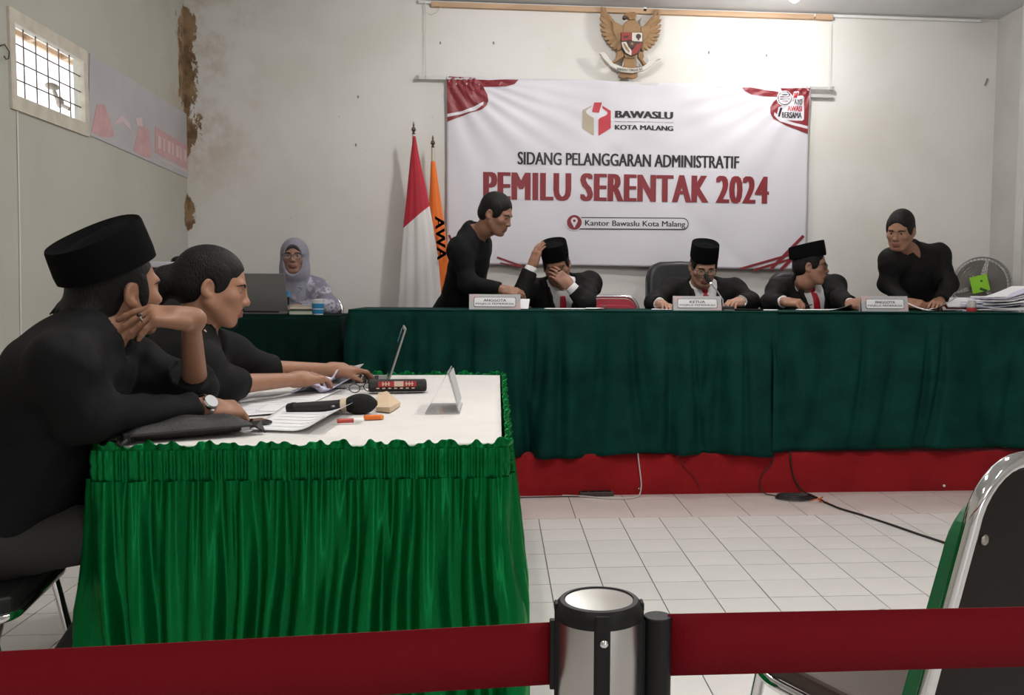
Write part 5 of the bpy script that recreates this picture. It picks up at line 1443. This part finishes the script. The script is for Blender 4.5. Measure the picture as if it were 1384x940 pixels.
def hair_short(h, L, R, o, sc=1., top=.0, length=0.):
    h.ell(L(0, -.017, .036), V(.081, .100, .089+top)*sc, R, .01)
    h.ell(L(0, -.045, -.02), V(.076, .068, .06+length)*sc, R, .03)
    for sx in (-1, 1): h.ell(L(sx*.066, .012, .018), V(.015, .042, .050)*sc, R, .012)
    h.ell(L(0, .105, -.028), V(.074, .060, .105)*sc, R, .008, -1)
    h.box(L(0, .06, -.105), V(.12, .085, .075)*sc, R, .01, .012, -1)
    for sx in (-1, 1): h.ell(L(sx*.085, -.008, -.015), V(.02, .021, .032)*sc, R, .006, -1)
    h.box(L(0, -.05, -.125), V(.12, .1, .045)*sc, R, .01, .02, -1)
def person(label, root, head_o, yaw, pitch, roll, N, Pv, SR, SL, armR, armL, sk=(.36, .185, .115), vox=.0045, outfit='shirt',
           hairf=None, cap=None, specs=None, sleeve=.95, legs=None, sc=1., jaw=1., eye=1., w=1., belly=1., extra=None, brow=True, shirt_mat=None, hand_sc=1., cuffs=0., lens=None, look=(0, 0), wr=.0025, seed=1., neck_r=.052, collar=True, tie_len=.36, jf=(.93, .93), hunch=0.):
    t = thing('person', label, 'person', root)
    R = head_R(yaw, pitch, roll); o = V(*head_o); T = Torso(N, Pv, SR, SL)
    mk = skin('%d_%d' % (sk[0]*1000, sk[1]*1000), sk)
    b = Sdf(); L = head(b, o, R, sc, jaw, eye)
    b.cap(L(0, -.026, -.055), L(0, -.030, -.10), neck_r*sc, neck_r*sc, .025)
    b.cap(L(0, -.030, -.10), T.L(0, -.008, -.02), neck_r*sc, (neck_r+.005)*sc, .03)
    T.add(b, -.014, w, 0, .05, belly)
    info = {'L': L, 'T': T, 'R': R, 't': t}
    pts = [o, T.N, T.P, T.SR, T.SL]
    for nm, A, side, sh in (('R', armR, 1, T.SR), ('L', armL, -1, T.SL)):
        if A is None: continue
        el, wrp, fd, dor = A[:4]; kw = A[4] if len(A) > 4 else {}
        arm(b, sh, el, wrp, -.006, 1., 0, (.046, .041, .0285), .02)
        HL, tips = hand(b, V(*wrp), fd, dor, side, sc=hand_sc, **kw); info['h'+nm] = HL; info['tips'+nm] = tips
        pts += [V(*el), V(*wrp)]+tips
    lo, hi = bounds(pts, .15)
    info['body'] = b
    b.obj('body', [mk, M_lip], t, lo, hi, vox)
    if eye > 0: eyes(t, o, R, sc, look)
    h = Sdf()
    if hairf: hairf(h, L, R, o)
    if brow: brows(h, L, b, R, sc)
    if h.p: h.obj('hair', M_hair, t, o-.24, o+.24, min(vox, .0035))
    if cap: peci(t, o, R, sc, **cap)
    if specs: glasses(t, o, R, sc, specs, lens)
    # ---- clothes
    sm = shirt_mat or (M_bsh if outfit == 'shirt' else M_wshirt)
    s = Sdf(); off = .010 if outfit == 'shirt' else .002
    T.add(s, off, w, 0, .06, belly)
    if collar: s.cap(T.L(0, -.012, -.03), T.L(0, -.016, .028), .073, .064, .02)
    sl = sleeve if isinstance(sleeve, (tuple, list)) else (sleeve, sleeve)
    for A, sh, fr in ((armR, T.SR, sl[0]), (armL, T.SL, sl[1])):
        if A is None: continue
        arm(s, sh, A[0], A[1], .010 if outfit == 'shirt' else .004, fr if outfit == 'shirt' else .97+cuffs, 0, (.046, .042, .032) if outfit == 'shirt' else (.042, .040, .033), .07)
        cuff(s, A[0], A[1], fr if outfit == 'shirt' else .97+cuffs)
    if collar:      # open neck
        s.cap(L(0, -.03, -.12), T.L(0, -.016, .10), .060, .056, .006, -1)
        s.cap(T.L(0, .075, .0), T.L(0, .05, .06), .022, .05, .01, -1)
    if hunch: s.ell(T.L(0, -.05, -.15), V(.16*w, .09+hunch, .15), T.R, .08)
    s.disp = wrinkle(wr, 72., seed) if wr else None
    s.obj('shirt', sm, t, lo-.02, hi+.02, .0072 if vox < .004 else .0085)
    if outfit == 'suit':
        j = Sdf(); T.add(j, .017, w*1.02, 0, .055, belly)
        for A, sh, fr in ((armR, T.SR, jf[0]), (armL, T.SL, jf[1])):
            if A is None: continue
            arm(j, sh, A[0], A[1], .014, fr, 0, (.047, .042, .033), .06)
            cuff(j, A[0], A[1], fr)
        zb, hw = -.40, .082; slope = hw/(-zb)
        edges = []
        for sx in (-1, 1):
            e = []
            for z in np.linspace(.0, -.33, 8):
                x = sx*(slope*(z-zb)+.004); e.append(j.march(T.L(x, .35, z), -T.F, .45))
            edges.append(e)
        j.cap(T.L(0, -.014, -.05), T.L(0, -.02, .035), .082, .074, .02)
        Tr = T.R; TN = T.N
        def vcut(p):
            q = (p-TN) @ Tr; return np.maximum(np.maximum((np.abs(q[..., 0])-slope*(q[..., 2]-zb))*.97, -q[..., 1]+.0), q[..., 1]-.16)
        j.add(vcut, .004, -1)
        j.cap(L(0, -.03, -.12), T.L(0, -.016, .12), .066, .064, .006, -1)
        for e in edges: j.chain(e, [.013]*len(e), .006)
        j.disp = wrinkle(wr*1.0, 66., seed+2)
        j.obj('jacket', M_suit, t, lo-.03, hi+.03, .007)
        # tie
        tp_ = [s.march(T.L(0, .35, z), -T.F, .5) for z in np.linspace(-.012, -tie_len, 10)]
        mb = MB(); po = V(*root); vs = []
        for i, q in enumerate(tp_):
            ww = (.019 if i == 0 else .015+.0022*i)
            for sx, dy in ((-1, .010), (0, .015), (1, .010), (1, -.004), (-1, -.004)): vs.append(q+T.Rr*ww*sx+T.F*dy-po)
        fs = [(i*5+k, i*5+(k+1) % 5, (i+1)*5+(k+1) % 5, (i+1)*5+k) for i in range(9) for k in range(5)]+[(0, 1, 2, 3, 4), (49, 48, 47, 46, 45)]
        mb.add(vs, fs).build('tie', M_tie, t, True)
        MB().box(tp_[0]+T.F*.013-po, (.034, .018, .03), T.R).build('tie_knot', M_tie, t, bevel=.006)
    if legs:
        q = Sdf(); kR, aR, kL, aL = map(lambda x: V(*x), legs); hp = .085
        q.ell(T.P-T.U*.01, V(.168*w, .135, .125), T.R, .05)
        for sx, kn, an in ((1, kR, aR), (-1, kL, aL)):
            hj = T.P+T.Rr*sx*.085-T.U*.03; q.cap(hj, kn, .085, .064, .04); q.cap(kn, an, .060, .045, .03)
        l2, h2 = bounds([T.P, kR, kL, aR, aL], .18); q.disp = wrinkle(.003, 30., seed+5)
        q.obj('trousers', M_trouser, t, l2, h2, .012)
        for sx, an, kn in ((1, aR, kR), (-1, aL, kL)):
            f = kn-T.P; f[2] = 0
            f = unit(f) if np.linalg.norm(f) > .15 else unit(V(T.F[0], T.F[1], 0))
            Rf = np.stack([np.cross(f, V(0, 0, 1)), f, V(0, 0, 1)], 1); zz = an[2]-.05; sh = Sdf()
            sh.ell(an+f*.06-V(0, 0, .032), V(.042, .125, .040), Rf, .01).cap(an, an-V(0, 0, .02), .045, .042, .02).box(an+f*.06-V(0, 0, .115), V(.2, .3, .055), Rf, .004, .003, -1)
            sh.obj('shoe', M_rubber, t, an-.25, an+.25, .010)
    return info
SZ = STAGE_Z
# ---------------- man with the black cap, chin on his hand
def hair_long(h, L, R, o):
    h.ell(L(0, -.018, .030), V(.083, .103, .090), R, .01)
    h.ell(L(0, -.062, -.035), V(.070, .062, .075), R, .04)
    h.cap(L(-.04, -.10, -.06), L(.04, -.10, -.06), .030, .030, .03)
    h.ell(L(0, .105, -.035), V(.090, .062, .115), R, .008, -1)
    for sx in (-1, 1):
        h.ell(L(sx*.090, -.012, -.015), V(.022, .020, .034), R, .006, -1)
        h.ell(L(sx*.070, .024, -.010), V(.008, .016, .036), R, .014)
    for k in range(7):
        x = -.05+.0165*k; h.cap(L(x, -.115, -.045), L(x*1.1, -.142-.008*(k % 2), -.066-.01*(k % 3)), .010, .0015, .006)
w1 = P(258, 431, -2.03); h1 = P(160, 389, -1.98)
m1 = person('man in black shirt and black velvet cap resting chin on hand', (-1.42, -2.26, 0), h1, 40, 2, -4,
    P(133, 456, -2.05), (-1.42, -2.12, .54), P(88, 490, -2.25), P(165, 480, -1.88),
    (P(112, 566, -2.24), P(276, 553, -1.97), (.75, .66, -.10), (.1, -.35, .95), dict(curls=(45, 55, 35), thumb=(25, 30))),
    (P(264, 527, -1.85), w1, (-.80, -.55, .12), (-.05, -.52, .85), dict(per=((30, 10, 5), (42, 10, 6), (48, 10, 8), (52, 12, 8)), spread=7, thumb=(5, 70))),
    sk=(.285, .142, .087), vox=.0035, hairf=hair_long, cap=dict(tilt=21, h=.092, a=.092, b=.118, base=.046, yo=-.026), sleeve=(.90, .22), hunch=.02,
    legs=((-1.06, -2.06, .52), (-1.33, -2.13, .10), (-1.04, -1.88, .53), (-1.30, -1.90, .10)), w=1.08, belly=1.1, wr=.0036, hand_sc=1.06, sc=1.04)
t = m1['t']; po = np.array(t.location)
HLr = m1['hL']; c = HLr(-.0095, .112, -.008)-po; d = HLr(-.0095, .13, -.02)-HLr(-.0095, .10, -.005)
x_, y_, z_ = frame_from(d)
MB().tube([c+.0108*(cos(a)*x_+sin(a)*y_) for a in np.linspace(0, 2*pi, 21)[:-1]], .0024, 8, closed=True).build('ring', M_chrome, t, True)
MB().sphere(c+np.array(unit(V(-.1, -.72, .66)))*.0125, (.006, .005, .005), 10, 8).build('ring_stone', M_iris, t, True)
wp = P(276, 553, -1.97); el = P(112, 566, -2.24); ax_ = unit(wp-el); cw = wp-ax_*.002-po; x_, y_, z_ = frame_from(ax_)
wt_ = MB().tube([cw+.0335*(cos(a)*x_+sin(a)*y_)*1. for a in np.linspace(0, 2*pi, 29)[:-1]], .0065, 8, closed=True).build('watch', M_chrome, t, True)
dd = unit(V(.35, -.75, .55)); dd = unit(dd-ax_*(dd @ ax_)); xx = np.cross(dd, ax_); Rw = np.stack([xx, ax_, dd], 1)
MB().lathe([(.0, .028), (.021, .028), (.0215, .036), (.019, .0395), (.0, .0395)], c=cw, n=28, R=Rw, cap=False).build('watch_case', M_chrome, wt_, True)
MB().lathe([(.0, .0396), (.0175, .0396), (.0175, .0404), (.0, .0404)], c=cw, n=28, R=Rw, cap=False).build('watch_dial', mat('dial', (.55, .56, .58), .25, metal=.4), wt_, True)

# ---------------- man with tied hair at the laptop
def hair_tied(h, L, R, o):
    h.ell(L(0, -.020, .036), V(.081, .104, .090), R, .01)
    h.ell(L(0, -.055, -.015), V(.076, .066, .066), R, .03)
    h.ell(L(0, .112, -.020), V(.095, .064, .100), R, .008, -1)
    h.box(L(0, .06, -.10), V(.12, .085, .068), R, .01, .012, -1)
    for sx in (-1, 1):
        h.ell(L(sx*.066, .006, .016), V(.015, .038, .052), R, .012)
        h.ell(L(sx*.088, -.010, -.015), V(.022, .020, .032), R, .006, -1)
    h.ell(L(.0, -.135, -.010), V(.042, .048, .048), R, .03)
    h.chain([L(0, -.14, -.02), L(.0, -.165, -.07), L(.0, -.16, -.12)], [.034, .030, .015], .02)
h2 = P(290, 387, -1.5)
m2 = person('man with tied black hair in black t-shirt typing on laptop', (-1.40, -1.62, 0), h2, 78, -11, 3,
    P(268, 455, -1.50), (-1.42, -1.66, .54), P(262, 488, -1.66), P(310, 478, -1.34),
    (P(302, 521, -1.53), P(402, 513, -1.22), (.62, .78, .02), (.1, -.15, 1.), dict(curls=(18, 28, 18), thumb=(30, 25))),
    (P(352, 500, -1.24), P(452, 500, -.94), (.80, .60, -.05), (.0, -.1, 1.), dict(curls=(12, 28, 18), thumb=(25, 30))),
    sk=(.32, .16, .098), vox=.0035, hairf=hair_tied, sleeve=(.22, .16), jaw=1.12, w=1.1, belly=1.12, eye=.8,
    legs=((-1.02, -1.70, .53), (-1.05, -1.68, .10), (-1.02, -1.46, .53), (-1.05, -1.46, .10)), wr=.003, seed=3., look=(0, -15))
g_ = Sdf(); L = m2['L']          # goatee and moustache
g_.ell(L(0, .070, -.108), V(.020, .018, .014), m2['R'], .01).chain([L(-.022, .090, -.060), L(0, .096, -.0565), L(.022, .090, -.060)], [.002, .003, .002], .004)
g_.obj('beard', M_hair, m2['t'], h2-.2, h2+.2, .0032)
cp_ = [P(*a, -1.60) for a in ((276, 446), (281, 455), (285, 466), (286, 474))]
MB().tube([q-np.array(m2['t'].location) for q in cp_], .0035, 8).build('neck_cord', mat('cord_beige', (.55, .36, .25), .6), m2['t'], True)

# ---------------- standing man bending at the left
def hair_s(h, L, R, o): hair_short(h, L, R, o, 1., .004)
m3 = person('standing man in black shirt bending over the left end of the table', (-.45, 1.42, SZ), P(671, 289, 1.08), 112, -22, 0,
    P(642, 318, 1.16), P(612, 425, 1.38), P(622, 336, 1.02), P(648, 328, 1.34),
    (P(633, 384, 1.00), P(678, 392, .93), (.95, -.12, -.15), (.0, -.55, .8), dict(curls=(25, 35, 20), thumb=(20, 45))),
    (P(640, 385, 1.38), P(662, 408, 1.2), (.8, -.3, -.4), (0, -.4, .9), dict(curls=(20, 30, 20))),
    sk=(.29, .145, .095), hairf=hair_s, w=1.05, wr=.002, seed=5., sleeve=.96, eye=.6,
    legs=((-.46, 1.36, .72), (-.46, 1.42, .34), (-.52, 1.52, .72), (-.50, 1.56, .34)))

# ---------------- seated man covering his face
h4 = P(752, 357, 1.20)
m4 = person('seated man in black suit and cap covering his face with hand', (.17, 1.42, SZ), h4, 184, -24, -9,
    P(757, 385, 1.30), P(757, 470, 1.42), P(719, 392, 1.30), P(797, 382, 1.32),
    (P(699, 408, 1.06), P(719, 360, 1.08), (.32, .10, .95), (-.75, -.55, .2), dict(curls=(12, 18, 10), spread=3)),
    (P(792, 410, 1.06), P(770, 386, 1.045), (-.72, -.02, .62), (.25, -.95, .1), dict(curls=(22, 28, 18), thumb=(15, 30), spread=3)),
    sk=(.30, .15, .10), outfit='suit', hairf=hair_s, cap=dict(tilt=-2, h=.09, a=.084, b=.108, base=.048), eye=0, cuffs=.02, jf=(.86, .74), seed=2.,
    legs=((.06, 1.18, .70), (.06, 1.16, .34), (.28, 1.18, .70), (.28, 1.16, .34)))

# ---------------- chairman reading at the microphone
h5 = P(951, 359, 1.17)
lensm = mat('lens_clear', (.5, .5, .5), .05, alpha=.05, spec=.15)
m5 = person('seated man in black suit and cap reading behind gooseneck microphone', (1.10, 1.42, SZ), h5, 180, -26, 0,
    P(950, 387, 1.28), P(950, 472, 1.42), P(909, 391, 1.32), P(992, 391, 1.32),
    (P(884, 409, 1.14), P(892, 411, .92), (.25, -.9, -.05), (.2, 0, 1.), dict(curls=(30, 40, 25))),
    (P(1014, 408, 1.14), P(1000, 408, .92), (-.65, -.7, -.02), (0, -.1, 1.), dict(curls=(30, 40, 25))),
    sk=(.42, .23, .16), outfit='suit', hairf=hair_s, cap=dict(tilt=0, h=.098, a=.084, b=.108, base=.045), specs=(.03, .03, .03), lens=lensm, eye=.7, seed=7.,
    look=(0, -20), legs=((1.0, 1.18, .70), (1.0, 1.16, .34), (1.22, 1.18, .70), (1.22, 1.16, .34)), tie_len=.32)
t = m5['t']; po = np.array(t.location); wq = P(1000, 408, .92); eq = P(1014, 408, 1.14); ax_ = unit(wq-eq); x_, y_, z_ = frame_from(ax_)
MB().tube([wq-ax_*.008-po+.0325*(cos(a)*x_+sin(a)*y_) for a in np.linspace(0, 2*pi, 25)[:-1]], .006, 8, closed=True).build('wristwatch', M_chrome, t, True)

# ---------------- seated man turned to the right
h6 = P(1096, 359, 1.18)
m6 = person('seated man in black suit, cap and glasses turned towards the right', (1.78, 1.42, SZ), h6, 112, -2, 0,
    P(1090, 386, 1.28), P(1090, 472, 1.42), P(1052, 391, 1.26), P(1128, 386, 1.36),
    (P(1040, 410, 1.12), P(1060, 408, .98), (.8, -.6, -.05), (.1, -.5, .85), dict(curls=(50, 45, 30), thumb=(20, 40))),
    (P(1136, 405, 1.10), P(1150, 411, .88), (.75, -.4, .1), (-.2, -.6, .8), dict(curls=(25, 30, 20))),
    sk=(.33, .165, .11), outfit='suit', hairf=hair_s, cap=dict(tilt=10, h=.085, a=.086, b=.114, base=.050, yo=-.022), specs=(.018, .016, .015), lens=mat('lens_smoke', (.12, .09, .08), .05, alpha=.55), seed=9.,
    cuffs=.0, jf=(.88, .95), legs=((1.68, 1.18, .70), (1.68, 1.16, .34), (1.9, 1.18, .70), (1.9, 1.16, .34)), tie_len=.32)
g_ = Sdf(); g_.ell(m6['L'](0, .072, -.106), V(.018, .016, .013), m6['R'], .01); g_.obj('beard', M_hair, m6['t'], h6-.2, h6+.2, .0035)
pen = m6['tipsR'][0]; tq = thing('pen', 'black pen held by the seated man turned right', 'pen', pen)
MB().tube([(-.03, -.01, .012), (.06, .0, .035)], .0035, 8).build('barrel', M_rubber, tq, True)
MB().tube([(-.03, -.01, .012), (-.042, -.012, .008)], [.0035, .001], 8).build('tip', M_steel, tq, True)

# ---------------- standing man at the right
m7 = person('standing man in black jacket leaning on the right end of the table', (2.52, 1.50, SZ), P(1217, 311, 1.08), 222, -18, 4,
    P(1232, 341, 1.20), P(1240, 432, 1.44), P(1204, 350, 1.12), P(1268, 343, 1.30),
    (P(1199, 384, 1.16), P(1224, 409, .98), (.75, -.5, -.1), (-.2, -.5, .8), dict(curls=(30, 35, 20))),
    (P(1283, 384, 1.18), P(1270, 408, .96), (-.55, -.75, -.1), (.1, -.3, .95), dict(curls=(25, 30, 20))),
    sk=(.31, .155, .10), hairf=hair_s, w=1.12, wr=.002, seed=11., sleeve=.95, eye=.6, shirt_mat=M_suit,
    legs=((2.46, 1.44, .72), (2.46, 1.48, .34), (2.60, 1.46, .72), (2.60, 1.50, .34)))

# ---------------- woman with the grey headscarf
M_scarf = mat('grey_scarf', (.25, .245, .30), .85, sheen=.15, noise=.06, nscale=20)
M_batik = mat('grey_batik', (.22, .215, .28), .8)
e = NT(M_batik); e.xyz(); vn = e.n('ShaderNodeTexVoronoi'); vn.inputs['Scale'].default_value = 42; e.nt.links.new(e.co, vn.inputs['Vector'])
nz = e.noise(14, 4); e.out(e.mix(e.math('MULTIPLY', e.rng(vn.outputs[0], .25, .5), e.rng(nz, .45, .6)), (.20, .195, .26), (.46, .45, .52)))
h8 = P(398, 347, 1.48)
def no_hair(h, L, R, o): pass
m8 = person('woman in grey headscarf and patterned blouse behind the small table', (-1.44, 1.62, SZ), h8, 176, 3, 0,
    P(398, 379, 1.54), P(398, 480, 1.62), P(366, 393, 1.54), P(430, 391, 1.54),
    (P(347, 418, 1.42), P(378, 420, 1.26), (.8, -.5, 0), (0, -.2, 1.), dict(curls=(25, 35, 20))),
    (P(447, 414, 1.42), P(402, 417, 1.22), (-.85, -.3, 0), (0, -.3, .9), dict(curls=(25, 35, 20))),
    sk=(.31, .165, .12), hairf=None, specs=(.07, .065, .07), lens=lensm, sleeve=.97, shirt_mat=M_batik, sc=.94, wr=.002, seed=13., w=1.05, hand_sc=.9,
    legs=((-1.54, 1.38, .70), (-1.54, 1.34, .34), (-1.34, 1.38, .70), (-1.34, 1.34, .34)))
s = Sdf(); L, R_, T = m8['L'], m8['R'], m8['T']
s.ell(L(0, -.012, .022), V(.094, .112, .106)*.94, R_, .01)
s.ell(L(0, .0, -.065), V(.088, .096, .085)*.94, R_, .04)
s.cap(L(0, -.01, -.12), T.L(0, .01, -.06), .088, .115, .05)
s.ell(T.L(0, .055, -.13), V(.115, .075, .13), T.R, .05)
for k in range(4): s.cap(T.L(-.06+.03*k, .10, -.03), T.L(-.03+.02*k, .135, -.20), .016, .020, .012)
s.cap(T.L(.07, .085, -.02), T.L(-.02, .13, -.10), .020, .014, .012)
s.ell(L(0, .105, -.030), V(.064, .086, .100)*.94, R_, .010, -1)
s.obj('headscarf', M_scarf, m8['t'], h8-.45, h8+.3, .005)
ui = Sdf(); ui.ell(L(0, .0, .036), V(.084, .094, .086)*.94, R_, .01).ell(L(0, .118, -.050), V(.066, .080, .112)*.94, R_, .008, -1)
ui.obj('under_scarf', mat('dark_inner', (.05, .045, .05), .9), m8['t'], h8-.2, h8+.2, .0045)
po = np.array(m8['t'].location)
br = s.march(T.L(-.055, .4, -.03), -T.F, .6)-po; MB().tube([br+.012*(cos(a)*T.Rr+sin(a)*T.U) for a in np.linspace(0, 2*pi, 17)[:-1]], .003, 6, closed=True).build('brooch', M_chrome, m8['t'], True)
lan = [s.march(T.L(x, .4, z), -T.F, .6)+T.F*.004-po for x, z in ((.012, -.05), (.012, -.085), (.010, -.13), (.008, -.18))]
MB().tube(lan[:2], .012, 6).build('lanyard', mat('lanyard_blue', (.03, .27, .52), .6), m8['t'], True)
MB().tube(lan[1:], .009, 6).build('lanyard_strap', M_rubber, m8['t'], True)
